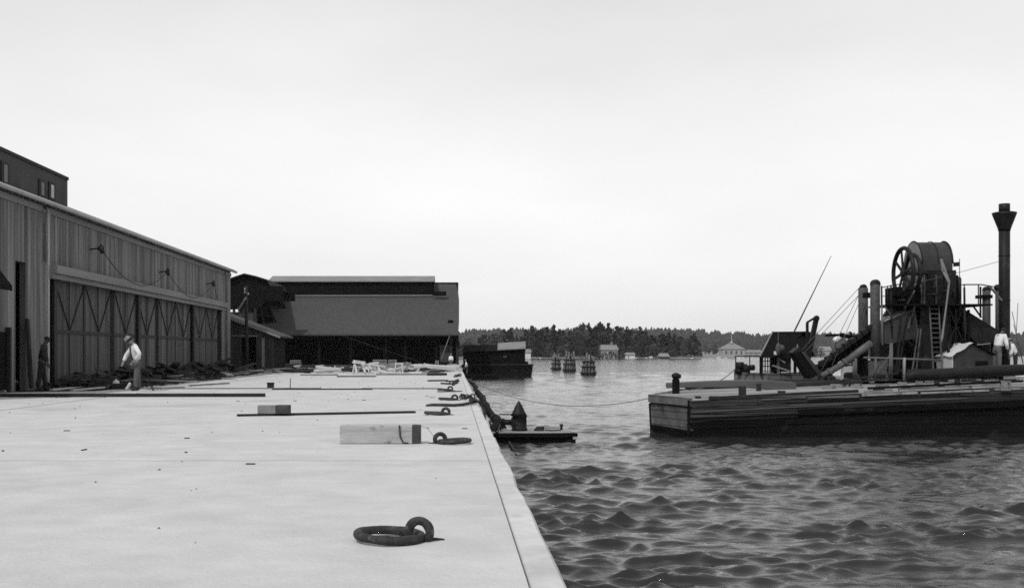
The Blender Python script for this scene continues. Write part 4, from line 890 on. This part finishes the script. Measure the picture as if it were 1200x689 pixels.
# hood : arch profile in (wv,z), swept along u
hc = D(1070, 311, .3); Rr = .92; prof_ = []
for i in range(17): a = math.pi*i/16; prof_.append(wv_*math.cos(a)*Rr*.92+up*(math.sin(a)*Rr))
zbot = D(0, 358).z-hc.z
poly = [hc+v for v in prof_]+[hc-wv_*Rr*.92+up*zbot, hc+wv_*Rr*.92+up*zbot]
b = MB(); n = len(poly); ext = u*1.2
b.add(poly+[p_+ext for p_ in poly], [tuple(n+i for i in range(n))]+[(i, (i+1) % n, n+(i+1) % n, n+i) for i in range(n)])
b.build('hood', M['machinegrey'], dr)
b = MB(); b.add([p_-u*.02 for p_ in poly]+[p_ for p_ in poly], [tuple(range(n))[::-1]]+[(i, (i+1) % n, n+(i+1) % n, n+i) for i in range(n)]); b.build('hood_lit_side', M['platelight'], dr)  # left plate coloured pale for the light falling on it
b = MB(); pe = [hc+v*1.03 for v in prof_]; b.tube(pe, .03, 5); b.tube([p_+u*.65 for p_ in pe], .015, 5); b.tube([p_+u*1.2 for p_ in pe], .03, 5); b.build('hood_rim', M['machine'], dr)
# wheel
wc = D(1058.5, 320, -.55); t = MB(); t.torus(wc, .97, .085, u, 48, 8)
t.lathe(wc-u*.08, [(.14, 0), (.17, .05), (.17, .12), (.14, .17)], 14, ax=u)
for k in range(8):
    a = math.pi*2*k/8+.2; d = wv_*math.cos(a)+up*math.sin(a); t.beam(wc+d*.1, wc+d*.93, .12, .055, up=u, w2=.09, h2=.05)
t.build('spoked_wheel', M['machine'], dr)
MB().torus(wc+u*.42-wv_*.12, .72, .08, u, 36, 8).build('gear_wheel', M['machine'], dr)
MB().tube([wc-u*.1, wc+u*1.6], .09, 10).build('wheel_shaft', M['machine'], dr)
c = wc+wv_*.55-up*.55; MB().lathe(c-u*.2, [(.2, 0), (.2, .25)], 14, ax=u).build('pinion', M['machine'], dr)
for (px, py, s) in ((1072, 329, .1), (1078, 328, .14)): MB().lathe(D(px, py, -.9), [(s*.6, 0), (s, .05), (s*.6, .12)], 10, ax=wv_).build('bearing_cap', M['platelight'], dr)
MB().box((D(1044, 0).x, YD-.5, D(0, 358).z), (D(1073, 0).x, YD+.6, D(0, 337).z)).build('engine_bed', M['black'], dr)
MB().box((D(1040, 0).x, YD-.7, D(0, 347.5).z), (D(1046, 0).x, YD-.3, D(0, 341.5).z)).build('junction_box', M['black'], dr)
# lower housings right
MB().box((D(1079, 0).x, YD-.64, D(0, 358).z), (D(1112, 0).x, YD+1.0, D(0, 318).z)).build('tower_upper_wall', M['machine'], dr)
MB().box((D(1112, 0).x, YD-.3, D(0, 358).z), (D(1119, 0).x, YD+.5, D(0, 323).z)).build('boiler_casing', M['black'], dr)
MB().lathe(Vector((D(1123, 0).x, YD+.1, D(0, 358).z)), [(.16, 0), (.16, 1.05), (.12, 1.14)], 14).build('steam_cylinder', M['machinegrey'], dr)
# tower body
MB().prism([D(1062, 357, -.2), D(1130, 357, -.2), D(1128, 441, -.2), D(1060, 441, -.2)], (0, 2.0, 0)).build('tower_body', M['black'], dr)
MB().prism([D(1079, 358, -.5), D(1088, 358, -.5), D(1094, 441, -.5), D(1073, 441, -.5)], (0, .2, 0)).build('tower_leg', M['machine'], dr)
MB().prism([D(1104, 358, -.5), D(1113, 358, -.5), D(1118, 441, -.5), D(1102, 441, -.5)], (0, .2, 0)).build('tower_leg', M['machine'], dr)
MB().box((D(1033, 0).x, YD-1.0, D(0, 359.2).z), (D(1149, 0).x, YD+1.4, D(0, 357.4).z)).build('platform', M['black'], dr)
q = MB()
for px in (1033, 1040, 1130, 1146.5): q.tube([D(px, 358, -1), D(px, 335 if px < 1100 else 333, -1)], .025, 5)
q.tube([D(1033, 337, -1), D(1046, 334.5, -1), D(1080, 329, -1)], .02, 5); q.tube([D(1128, 333.5, -1), D(1150, 333.5, -1), D(1164, 336, -1)], .025, 5); q.tube([D(1033, 347, -1), D(1044, 347, -1)], .015, 5)
q.tube([D(1080, 337, -1), D(1128, 334, -1)], .015, 5); q.build('platform_rail', M['machine'], dr)
MB().tube([D(1033, 335, -.9), D(1034, 405, -.9)], .035, 6).build('stanchion', M['paleband'], dr)
MB().tube([D(1130, 337, -.9), D(1131.5, 441, -.9)], .04, 6).build('stanchion', M['machine'], dr)
MB().tube([D(1044, 334, -.9), D(1046, 420, -.6)], .03, 6).build('stanchion', M['machine'], dr)
# ladder
q = MB(); 
for a_, c_ in (((1089, 357), (1093.5, 432)), ((1100, 357), (1103, 420))): q.beam(D(*a_, -.75), D(*c_, -.85), .05, .04)
for k in range(12): y_ = 362+k*5.6; q.beam(D(1089.3+k*.3, y_, -.77), D(1100.3+k*.22, y_, -.77), .035, .03)
q.build('ladder', M['beam'], dr)
q = MB(); q.beam(D(1102.5, 304, -1.3), D(1112, 331, -1.2), .07, .09); q.tube([D(1105, 318, -1.3), D(1112, 331, -1.2), D(1110, 350, -1.1), D(1104, 396, -1.0), D(1103, 402, -1.0)], [.03, .045, .035, .045, .03], 6); q.beam(D(1102.5, 304, -1.3), D(1104.5, 318, -1.3), .04, .08); q.build('spout_pipe', M['platelight'], dr)
# left chute and bucket ladder
MB().prism([D(1072, 361, -.7), D(1078, 395, -.7), D(1043, 403, -.7), D(1032, 402, -.7), D(1030, 380, -.7)], (0, .9, 0)).build('left_chute', M['machinegrey'], dr)
MB().prism([D(1033, 378.5, -.8), D(1061, 366, -.8), D(1062, 363.5, -.5), D(1048, 364.5, 0), D(1036, 370, 0)], (0, .12, 0)).build('chute_lip', M['platelight'], dr)
MB().prism([D(1036, 370, -.2), D(1045, 356.5, -.2), D(1048, 366, -.2)], (0, .2, 0)).build('gusset', M['machinegrey'], dr)
b = MB(); b.prism([D(1021, 384, -.4), D(1021, 398, -.4), D(963, 438, -.4), D(955, 432, -.4)], (0, .5, 0)); b.build('bucket_ladder', M['black'], dr)
def bucket(p, k):
    b = MB(); d = (D(1021, 386, -.4)-D(957, 430, -.4)).normalized(); nn = Vector((-d.z, 0, d.x))
    b.prism([p, p+d*.24, p+d*.28+nn*.16, p+d*.06+nn*.2], (0, -.36, 0)); b.build('bucket', M['machine'], dr)
for k in range(9):
    f_ = (k+.3)/9; bucket(D(958, 431, -.35).lerp(D(1020, 385, -.35), f_), k)
MB().tube([D(962, 441, -.9), D(975, 434, -.9), D(990, 425, -.9)], .12, 12).build('suction_pipe', M['pipe'], dr)
MB().tube([D(990, 425, -.9), D(1010, 410, -.9), D(1021, 402, -.9)], .145, 12).build('discharge_pipe', M['pipe'], dr)
for (px, py) in ((972, 436), (990, 425)): 
    d = (D(1010, 410)-D(975, 434)).normalized(); MB().lathe(D(px, py, -.9)-d*.04, [(.17, 0), (.17, .08)], 14, ax=d).build('pipe_flange', M['pipe'], dr)
MB().prism([D(931, 414, -1.2), D(941, 411, -1.2), D(961, 438, -1.2), D(950, 444, -1.2)], (0, .8, 0)).build('loading_hopper', M['black'], dr)
MB().prism([D(939, 412, -1.25), D(943, 412, -1.25), D(963, 437, -1.25), D(959, 440, -1.25)], (0, .9, 0)).build('hopper_edge', M['machinegrey'], dr)
MB().prism([D(929, 413, -1.1), D(936, 407, -1.1), D(943, 412, -1.1), D(935, 419, -1.1)], (0, .6, 0)).build('tumbler', M['machine'], dr)
MB().beam(D(968, 393, .3), D(985, 392.5, .3), .12, .1).build('jib_beam', M['black'], dr); MB().beam(D(985, 392.5, .3), D(1006, 397, .3), .16, .16).build('jib_beam', M['black'], dr)
# right chute
MB().prism([D(1128, 361, -.4), D(1170, 387, -.4), D(1170, 402, -.4), D(1145, 402, -.4), D(1128, 387, -.4)], (0, .9, 0)).build('right_chute', M['machine'], dr)
# perforated columns with sheaves
for (px, w_, yt, yb, dy, hd) in ((1011.5, 11, 338, 441, .8, 4), (1025.5, 11, 334, 420, -.6, 5.5), (1156, 9, 341, 441, .8, 4.5), (1169, 5, 338, 441, 1.5, 4)):
    c = D(px, yb, dy); top_ = D(px, yt, dy); r = w_/2/F*(YD+dy)
    cobj = MB().lathe((c.x, c.y, c.z-.1), [(r, 0), (r, top_.z-c.z+.1), (r*.8, top_.z-c.z+.12)], 16).build('column', M['column'], dr)
    s = hd/F*YD; MB().lathe((c.x-.0, c.y-.12, top_.z+.03), [(s*.6, 0), (s, .03), (s*.75, .1), (s, .18), (s*.6, .22)], 16, ax=(0, 1, 0)).build('sheave', M['machine'], cobj)
MB().box((D(1013, 0).x, YD-.2, D(0, 349).z), (D(1022, 0).x, YD+.2, D(0, 343).z)).build('crosshead', M['black'], dr); MB().box((D(1158, 0).x, YD+.6, D(0, 348.5).z), (D(1172, 0).x, YD+1.1, D(0, 344.5).z)).build('crosshead', M['black'], dr)
# chimney
c = D(1177, 436, .2); zt_ = D(0, 268, .2).z; r = 6.2/F*YD
ch = MB().lathe((c.x, c.y, .1), [(r*1.05, 0), (r, .2), (r, 3.7), (r*1.0, zt_-.1)], 20).build('chimney', M['machine'], dr)
z1, z2, z3 = zt_, D(0, 249.5, .2).z, D(0, 239, .2).z
MB().lathe((c.x, c.y, 0), [(r*1.05, z1-.1), (r*1.15, z1), (r*2.1, z2-.08), (r*2.2, z2), (r*1.9, z2+.02)], 20).build('spark_cone', M['machine'], ch)
MB().lathe((c.x, c.y, 0), [(r*1.0, z2), (r*1.0, z3), (r*.9, z3)], 18).build('chimney_mouth', M['machine'], ch)
for y_ in (300, 352, 400): MB().torus((c.x, c.y, D(0, y_, .2).z), r, .018, (0, 0, 1), 20, 5).build('hoop', M['machine'], ch)
# flag
t = thing('signal_flag', 'small dark flag on a thin staff above the dredger platform', 'flag', D(1124.5, 322))
MB().tube([D(1124.5, 326), D(1124.5, 303.5)], .015, 5).build('staff', M['machine'], t)
vs = [D(1124.5-7.5*i/6, y_, .05*math.sin(i*1.6)) for i in range(7) for y_ in (307+i*.1, 312+i*.1)]
MB().add(vs, [(2*i, 2*i+2, 2*i+3, 2*i+1) for i in range(6)]).build('cloth', M['darkcloth'], t)
# deck house with bleached canvas roof
t = thing('canvas_deck_house', 'low deck house with a bleached canvas roof slope on the dredger', 'deck house', D(1120, 436, -1.2))
g0, g1, gk, g3, g4 = D(1117, 440, -1.6), D(1117, 417.2, -1.6), D(1139, 403.2, -1.6), D(1163, 416, -1.6), D(1165, 440, -1.6); bk = Vector((0, 1.75, 0))
MB().prism([g0, g1, gk, g3, g4], bk).build('gable_wall', M['machinegrey'], t)
MB().prism([g0-Vector((.03, 0, 0)), g1-Vector((.03, 0, 0)), g1+bk-Vector((.03, 0, 0)), g0+bk-Vector((.03, 0, 0))], (.025, 0, 0)).build('canvas_flap', M['canvas'], t)
fwd = Vector((0, -.12, 0)); rows = []
for i in range(7):
    f_ = i/6; rows.append([g1.lerp(gk, 1-k/5*1.12)+Vector((0, 0, .05+.03*math.sin(k*2+i*1.7)))+fwd+bk*f_*1.08 for k in range(6)])
MB().add([v for r_ in rows for v in r_], [(i*6+k, i*6+k+1, i*6+k+7, i*6+k+6) for i in range(6) for k in range(5)], True).build('canvas_roof', M['canvas'], t)
MB().prism([gk+fwd+Vector((0, 0, .02)), g3+fwd+Vector((.1, 0, -.02)), g3+fwd+Vector((.1, 0, .03)), gk+fwd+Vector((0, 0, .07))], bk*1.08).build('dark_roof_slope', M['black'], t)
MB().beam(D(1145, 404, -1.75), D(1160, 402.5, -1.75), .1, .03).build('ridge_strip', M['platelight'], t)
MB().box((D(1143, 0, -1.6).x, YD-1.64, D(0, 431, -1.6).z), (D(1157, 0, -1.6).x, YD-1.602, D(0, 423, -1.6).z)).build('window', M['black'], t)
# rails, white screens along dredger deck
q = MB()
for px, t0, t1 in ((1003, 420, 446), (1026, 418, 447), (1042, 402, 445), (1045, 402, 445), (1059, 419, 446), (1104, 416, 443), (1000.5, 424, 445)): q.tube([D(px+ (2 if px in (1042,) else 0), t0, -1.5), D(px, t1, -1.5)], .045, 6)
q.tube([D(1012, 419, -1.5), D(1060, 420.5, -1.5), D(1104, 422, -1.5)], .04, 6); q.build('deck_rail', M['beam'], dr)
q = MB().tube([D(1060, 419, -1.6), D(1059.5, 446, -1.6)], .05, 6); q.build('pale_stanchion', M['paleband'], dr)
MB().box((D(985, 0, 1).x, YD+.9, D(0, 446, 1).z), (D(1003, 0, 1).x, YD+.96, D(0, 421, 1).z)).build('screen_panel', M['canvas'], dr)
MB().box((D(1013, 0, .8).x, YD+.9, D(0, 446, 1).z), (D(1042, 0, .8).x, YD+.96, D(0, 422, 1).z)).build('screen_panel', M['canvas'], dr)
MB().box((D(1006, 0, .2).x, YD+.1, D(0, 447, .2).z), (D(1013, 0, .2).x, YD+.4, D(0, 405, .2).z)).build('pump_casing', M['black'], dr)
MB().beam(D(1076, 385, -.8), D(1068, 441, -.8), .04, .05).build('stay_rod', M['beam'], dr); MB().beam(D(1079, 385, -.8), D(1073, 441, -.8), .04, .05).build('stay_rod', M['beam'], dr)
rp = random.Random(77)
MB().box((D(1043, 0, 1.3).x, YD+1.3, .17), (D(1064, 0, 1.3).x, YD+3, D(0, 376, 1.3).z)).build('dark_bulk', M['black'], dr)  # engine house as a plain black box filling the dark here
MB().box((D(1118, 0, 1.5).x, YD+1.7, .17), (D(1170, 0, 1.5).x, YD+3, D(0, 394, 1.5).z)).build('dark_bulk', M['black'], dr)  # black box added to stand for the shade under the right chute
rods = [((1052, 440), (1063, 372)), ((1056, 372), (1050, 440)), ((1064, 398), (1084, 440)), ((1066, 441), (1080, 400)), ((1112, 362), (1128, 400)), ((1128, 362), (1113, 398)), ((1044, 420), (1064, 398)), ((1120, 362), (1120, 402)), ((1135, 363), (1135, 402)),
 ((1149, 336), (1149, 372)), ((1160, 336), (1174, 352)), ((1140, 358), (1150, 372)), ((1036, 358), (1046, 372)), ((1044, 347), (1052, 358)), ((1083, 322), (1083, 358)), ((1090, 322), (1090, 358)), ((1097, 322), (1097, 358)), ((1106, 323), (1106, 358)), ((1018, 420), (1044, 404)), ((1024, 441), (1046, 412)), ((996, 421), (1008, 446)), ((1146, 402), (1146, 436)), ((1152, 390), (1152, 436)), ((1072, 358), (1064, 385)), ((1060, 362), (1072, 340))]
for a_, c_ in rods: MB().beam(D(*a_, -.62-rp.random()*.25), D(*c_, -.62-rp.random()*.25), rp.uniform(.03, .08), rp.uniform(.03, .08)).build('strut', M[rp.choice(['machine', 'machine', 'black', 'beam'])], dr)
for (px, py, l, ax) in ((1086, 345, .5, 0), (1094, 350, .7, 2), (1102, 341, .35, 0), (1116, 349, .4, 2), (1068, 380, .5, 2), (1052, 352, .4, 0), (1124, 372, .7, 2), (1070, 410, .8, 2), (1110, 420, .6, 2)):
    c = D(px, py, -.85); v = Vector((l, 0, 0)) if ax == 0 else Vector((.05, 0, l)); MB().tube([c, c+v*.4, c+v*.45+Vector((0, -.06, 0)), c+v], [.035, .035, .06, .03], 7).build('steam_pipe', M['machine'], dr)
b = MB()
for k in range(7):
    for z_ in (.06, .36, .66, .96): b.lathe(hc+u*(.06+k*.18)+wv_*(Rr*.92)+up*(zbot+z_), [(.022, 0), (.018, .012)], 6, ax=wv_)
b.build('rivets', M['machine'], dr)
for k, (px, py, w_, h_) in enumerate(((1050, 432, 9, 10), (1064, 436, 8, 7), (1088, 437, 12, 6), (1033, 441, 10, 5), (998, 440, 8, 7), (975, 443, 9, 5))):
    p_ = D(px, py+h_/2, -1.3); ww, hh_ = w_/F*YD, h_/F*YD
    t = thing('deck_machine', ['squat boxed winch on the dredger deck at the foot of the tower', 'small dark pump beside the squat winch', 'low dark engine cover under the ladder foot', 'low dark box under the left columns', 'dark tank between the pipe and the left columns', 'low dark gear case near the ladder foot'][k], 'machine', p_)
    MB().prism([p_+Vector((-ww/2, 0, 0)), p_+Vector((ww/2, 0, 0)), p_+Vector((ww/2*.9, 0, hh_*.7)), p_+Vector((ww*.2, 0, hh_)), p_+Vector((-ww*.3, 0, hh_*.95)), p_+Vector((-ww/2, 0, hh_*.6))], (0, .5, 0)).build('casing', M['machine'], t)
    MB().lathe(p_+Vector((0, -.08, hh_*.5)), [(hh_*.4, 0), (hh_*.42, .04), (hh_*.2, .06), (hh_*.2, .08)], 14, ax=(0, 1, 0)).build('flywheel', M['machine'], t)
# cables
for i, (a_, c_, lab) in enumerate([((1008, 336), (936, 414), 'outermost wire stay from the left column to the hopper'), ((1010, 342), (940, 416), 'wire stay just inside the outermost one'), ((1009, 340), (962, 436), 'wire stay from the left column down to the ladder foot'), ((1011, 345), (975, 428), 'innermost wire stay by the bucket ladder')]):
    MB().tube([D(*a_, .2), D(*c_, -.9)], .011, 5).build('wire_stay', M['wire'], label=lab, cat='wire')
for i, (a_, c_) in enumerate([((1186, 365), (1199, 425)), ((1193, 355), (1189, 430)), ((1188, 380), (1202, 440))]):
    MB().tube([D(*a_, 1), D(*c_, 1)], .014, 5).build('rigging_wire', M['wire'], label='thin rigging wire right of the dredger chimney', cat='wire', group='rigging wires right of the chimney')
MB().tube(sag(D(1080, 330, -1), D(1172, 306, 0), .02, 6), .01, 5).build('guy_wire', M['wire'], label='thin guy wire from the tower up to the chimney', cat='wire')
# odds on deck
rr = random.Random(21)
db = MB().box((-.14, -.1, 0), (.14, .1, .16)).build('deck_oddment', M['midwood'], label='small block of wood among the clutter on the scow and dredger deck', cat='block', group='small blocks cluttering the deck')
db.location = (P(990, 0, 42.5).x, 42.5, -.02)
for i in range(20):
    px = rr.uniform(965, 1190); Y = rr.uniform(38.5, 43.8); x = P(px, 0, Y).x; dup(db, (x, Y, dz_(x)*.8-.05), rr.random()*3, scale=(rr.uniform(.4, 1.6), rr.uniform(.5, 1.5), rr.uniform(.4, 1.3)))
for (a_, c_, lab) in (((985, 446), (1052, 437), 'thin dark plank slanting up across the deck of the scow'), ((1000, 448), (1045, 443), 'lower thin plank on the scow deck'), ((1140, 447), (1190, 444.5), 'dark board along the deck at far right')):
    MB().beam(P(*a_, 40), P(*c_, 41), .07, .05).build('deck_plank', M['darkwood'], label=lab, cat='plank')

# ================================================================== PEOPLE
def skin_mesh(name, pts, edges, rad, m, root=0, parent=None, sub=2):
    me = bpy.data.meshes.new(name); me.from_pydata([tuple(p) for p in pts], edges, []); o = bpy.data.objects.new(name, me); COL.objects.link(o)
    md = o.modifiers.new('skin', 'SKIN'); md.use_smooth_shade = True
    for i, sv in enumerate(me.skin_vertices[0].data):
        r = rad[i]; sv.radius = r if isinstance(r, tuple) else (r, r); sv.use_root = (i == root)
    s = o.modifiers.new('sub', 'SUBSURF'); s.levels = s.render_levels = sub
    dg = bpy.context.evaluated_depsgraph_get(); ev = o.evaluated_get(dg); nm = bpy.data.meshes.new_from_object(ev)
    o.modifiers.clear(); o.data = nm; nm.name = name; nm.materials.clear(); nm.materials.append(m)
    for p in nm.polygons: p.use_smooth = True
    if parent: o.parent = parent
    return o
def person(loc, rz, label, lean=0, head_tilt=0, arms=None, knees=(0, 0), stride=.0, shirt='shirt', legs='trousers', hat='hat', skin='skin', height=1.72, braces=False, sit=0):
    """local frame: facing +X, left is +Y"""
    t = thing('person', label, 'person', (0, 0, 0)); s = height/1.72
    pel = Vector((0, 0, .92-sit)); d = Vector((math.sin(lean), 0, math.cos(lean)))
    fw = Vector((math.cos(lean), 0, -math.sin(lean)))
    spine, chest, neck = pel+d*.2, pel+d*.42, pel+d*.56
    hl = lean+head_tilt; hd = Vector((math.sin(hl), 0, math.cos(hl))); hf = Vector((math.cos(hl), 0, -math.sin(hl)))
    jaw, skull, crown = neck+hd*.11+hf*.015, neck+hd*.19+hf*.01, neck+hd*.26
    V = [pel, spine, chest, neck, jaw, skull, crown]; E = [(0, 1), (1, 2), (2, 3), (3, 4), (4, 5), (5, 6)]
    Rd = [(.15, .11), (.14, .10), (.16, .115), .055, .07, .088, .06]
    nose = len(V); V.append(skull+hf*.105-hd*.035); E.append((5, nose)); Rd.append(.014)
    arm_end = []; jl = {}
    for si, sy in enumerate((1, -1)):
        sh_ = neck-d*.06+Vector((0, .185*sy, 0)); 
        if arms: el, wr = [Vector(a) for a in arms[si]]
        else: el = sh_+Vector((.02, .05*sy, -.28)); wr = el+Vector((.08, 0, -.25))
        i0 = len(V); V += [sh_, el, wr]; E += [(2, i0), (i0, i0+1), (i0+1, i0+2)]; Rd += [.062, .043, .03]
        hdv = (wr-el).normalized(); pm = wr+hdv*.07; side = hdv.orthogonal().normalized(); pi_ = len(V); V.append(pm); E.append((i0+2, pi_)); Rd.append((.038, .02))
        sd_ = Vector((0, 1, 0)).cross(hdv).normalized() if abs(hdv.y) < .9 else Vector((1, 0, 0)); cv = hdv.cross(sd_)*.02
        for f in range(4):
            l = (.075, .085, .078, .06)[f]; a0 = pm+sd_*(f-1.5)*.019+hdv*.03; k = len(V); V += [a0, a0+hdv*l*.6+cv*.5, a0+hdv*l*.9+cv*1.6]; E += [(pi_, k), (k, k+1), (k+1, k+2)]; Rd += [.009, .008, .007]
        k = len(V); th0 = wr+hdv*.035+sd_*.034; V += [th0, th0+hdv*.04+sd_*.022]; E += [(i0+2, k), (k, k+1)]; Rd += [.011, .009]
        jl['a%d' % si] = (sh_, el, wr)
        hip = pel+Vector((0, .095*sy, -.06)); kb = knees[si]; th = .42; kn = hip+Vector((math.sin(kb)*th+stride*sy*.5, 0.01*sy, -math.cos(kb)*th)); an = Vector((kn.x-math.sin(kb*.8)*.38+stride*sy*.5, kn.y, .08)); toe = Vector((an.x+.17, an.y+.02*sy, .035)); heel = Vector((an.x-.03, an.y, .045))
        i0 = len(V); V += [hip, kn, an, toe]; E += [(0, i0), (i0, i0+1), (i0+1, i0+2), (i0+2, i0+3)]; Rd += [.088, .058, .04, .032]
        jl['l%d' % si] = (hip, kn, an, toe, heel)
    body = skin_mesh('body', V, E, Rd, M[skin], 0, t)
    # shirt
    V = [pel+d*.02, spine, chest, neck-d*.015]; E = [(0, 1), (1, 2), (2, 3)]; Rd = [(.18, .15), (.18, .15), (.195, .155), .08]
    for si in (0, 1):
        a, e, w_ = jl['a%d' % si]; k = len(V); V += [a, e, e.lerp(w_, .86)]; E += [(2, k), (k, k+1), (k+1, k+2)]; Rd += [.095, .075, .055]
    skin_mesh('shirt', V, E, Rd, M[shirt], 0, t)
    V = [pel+d*.09, pel+d*.0]; E = [(0, 1)]; Rd = [(.168, .13), (.172, .135)]
    for si in (0, 1):
        h, k_, a, to, he = jl['l%d' % si]; k = len(V); V += [h, k_, a+Vector((0, 0, .03))]; E += [(1, k), (k, k+1), (k+1, k+2)]; Rd += [.108, .085, .075]
    skin_mesh('trousers', V, E, Rd, M[legs], 1, t)
    for si in (0, 1):
        h, k_, a, to, he = jl['l%d' % si]; skin_mesh('boot', [a+Vector((0, 0, .05)), a-Vector((0, 0, .02)), to, he], [(0, 1), (1, 2), (1, 3)], [.055, .05, .04, .042], M['boot'], 1, t)
    # face and hair/hat in head frame
    b = MB()
    for sy in (1, -1): b.lathe(skull+hf*.082+Vector((0, .031*sy, 0)), [(.012, 0), (.008, .008)], 8, ax=hf)
    b.build('eyes', M['black'], t); 
    MB().tube([jaw+hf*.075+Vector((0, -.022, .012)), jaw+hf*.082+Vector((0, 0, .01)), jaw+hf*.075+Vector((0, .022, .012))], .005, 5).build('mouth', M['boot'], t)
    b = MB()
    for sy in (1, -1): b.lathe(skull+Vector((0, .083*sy, 0))-hd*.01, [(.02, -.01), (.026, 0), (.02, .01)], 8, ax=(0, 1, 0))
    b.build('ears', M[skin], t)
    b = MB(); b.lathe(skull-hf*.012+hd*.0, [(.085, -.03), (.098, .0), (.1, .03), (.08, .075), (.04, .1)], 16, ax=hd); b.build('hair', M['darkcloth'], t)
    if hat:
        b = MB(); b.lathe(skull+hd*.045, [(.145, 0), (.15, .008), (.105, .018), (.1, .07), (.075, .105), (.02, .11)], 20, ax=(hd+hf*.0)); b.build('hat', M[hat], t)
    if braces:
        b = MB()
        for sy in (1, -1):
            b.tube([pel-fw*.125+d*.1+Vector((0, .02*sy, 0)), chest-fw*.15+Vector((0, .05*sy, 0)), neck-fw*.03+d*.03+Vector((0, .12*sy, 0)), chest+fw*.15+Vector((0, .09*sy, 0)), pel+fw*.13+d*.1+Vector((0, .09*sy, 0))], .012, 5)
        b.build('braces', M['darkcloth'], t)
    t.scale = (s,)*3; t.location = loc; t.rotation_euler = (0, 0, rz)
    return t
# 1 man in white shirt, stooping, facing left/away; right hand on hip
p = P(162, 458, 35.6)
person((p.x, 35.5, .0), R(200), 'man in white shirt and braces with a pale hat, stooping beside the warehouse doors', lean=.2, head_tilt=.6, arms=[((-.05, .36, 1.15), (.12, .26, .95)), ((.32, -.28, 1.12), (.42, -.16, .9))], knees=(.05, .0), stride=.05, braces=True, height=1.74)
q = P(153.5, 0, 35.4); MB().tube([(q.x, 35.3, .45), (q.x-.03, 35.3, .95)], .018, 6).build('tool_handle', M['darkwood'], label='short tool handle held by the man in the white shirt', cat='tool')
t = thing('shovel', 'thin shovel leaning down behind the man in the white shirt', 'shovel', (P(178, 0, 35.8).x, 35.8, 0))
MB().tube([P(171, 430, 35.8), P(178, 454, 35.8)], .016, 6).build('shaft', M['darkwood'], t); MB().beam(P(177.5, 452.5, 35.8), P(180, 458, 35.8), .16, .02).build('blade', M['machine'], t)
# 2 dark man by the shed
p = P(49, 458, 35.8); person((p.x, 35.8, 0), R(15), 'man in dark clothes standing by the near warehouse doors', lean=.14, head_tilt=.3, shirt='darkcloth', legs='darkcloth', hat=None, skin='darkskin', height=1.72, stride=.12)
# 3 bending man on the dredger
p = D(976, 427, 1.3); zf = D(0, 427, 1.3).z; person((p.x, p.y, zf), R(-15), 'man in white shirt bending double over the bucket ladder', lean=1.0, head_tilt=.4, arms=[((.58, .22, 1.0), (.76, .2, .8)), ((.58, -.22, 1.0), (.76, -.2, .8))], knees=(.25, .15), hat=None, height=1.7)
MB().box((p.x-.6, p.y-.4, zf-.06), (p.x+.9, p.y+.5, zf)).build('catwalk', M['darkwood'], dr)
MB().box((p.x-.5, p.y+.3, .1), (p.x-.4, p.y+.4, zf-.06)).build('catwalk_post', M['darkwood'], dr)
# 4 man left of the chimney
p = D(1168.5, 437, -.6); person((p.x, p.y, D(0, 437, -.6).z), R(20), 'man in a pale shirt leaning forward beside the dredger chimney', lean=.35, head_tilt=.25, shirt='shirt', legs='trousers', hat=None, skin='darkskin', height=1.8, arms=[((.35, .25, 1.12), (.5, .12, 1.0)), ((.18, -.28, 1.05), (.3, -.2, .85))])
p = D(1190, 437, -.3); person((p.x, p.y, D(0, 437, -.3).z), R(160), 'man in light shirt and dark trousers right of the dredger chimney', lean=.3, head_tilt=.3, legs='darkcloth', hat='hat', height=1.35)
# far people
p = P(528.5, 431, 92); person((p.x, 92, .02), R(-100), 'tiny distant worker in pale clothes before the far shed', height=1.1, legs='trousers')
p = P(547.2, 441.5, 112); person((p.x, 112, Zw+.56), R(180), 'distant worker in a light shirt standing on a log beside the lighter', lean=.2, height=1.45)
MB().box((p.x-.8, 111.4, Zw-.2), (p.x+.9, 112.8, Zw+.55)).build('floating_stage', M['black'], label='small dark floating stage under the distant worker', cat='stage')

# ================================================================== HAZE
b = MB(); b.box((-1700, -45, -8), (3900, 2900, 70)); hz = b.build('haze', M['black'], kind='stuff', label='thin pale haze over the bay', cat='haze', base=False)
hm = bpy.data.materials.new('haze_air'); hm.use_nodes = True; n = hm.node_tree; n.nodes.clear()
pv = n.nodes.new('ShaderNodeVolumePrincipled'); pv.inputs['Color'].default_value = (.95, .95, .95, 1); pv.inputs['Density'].default_value = .00006; pv.inputs['Anisotropy'].default_value = .2
on = n.nodes.new('ShaderNodeOutputMaterial'); n.links.new(pv.outputs[0], on.inputs['Volume']); hz.data.materials.clear(); hz.data.materials.append(hm)
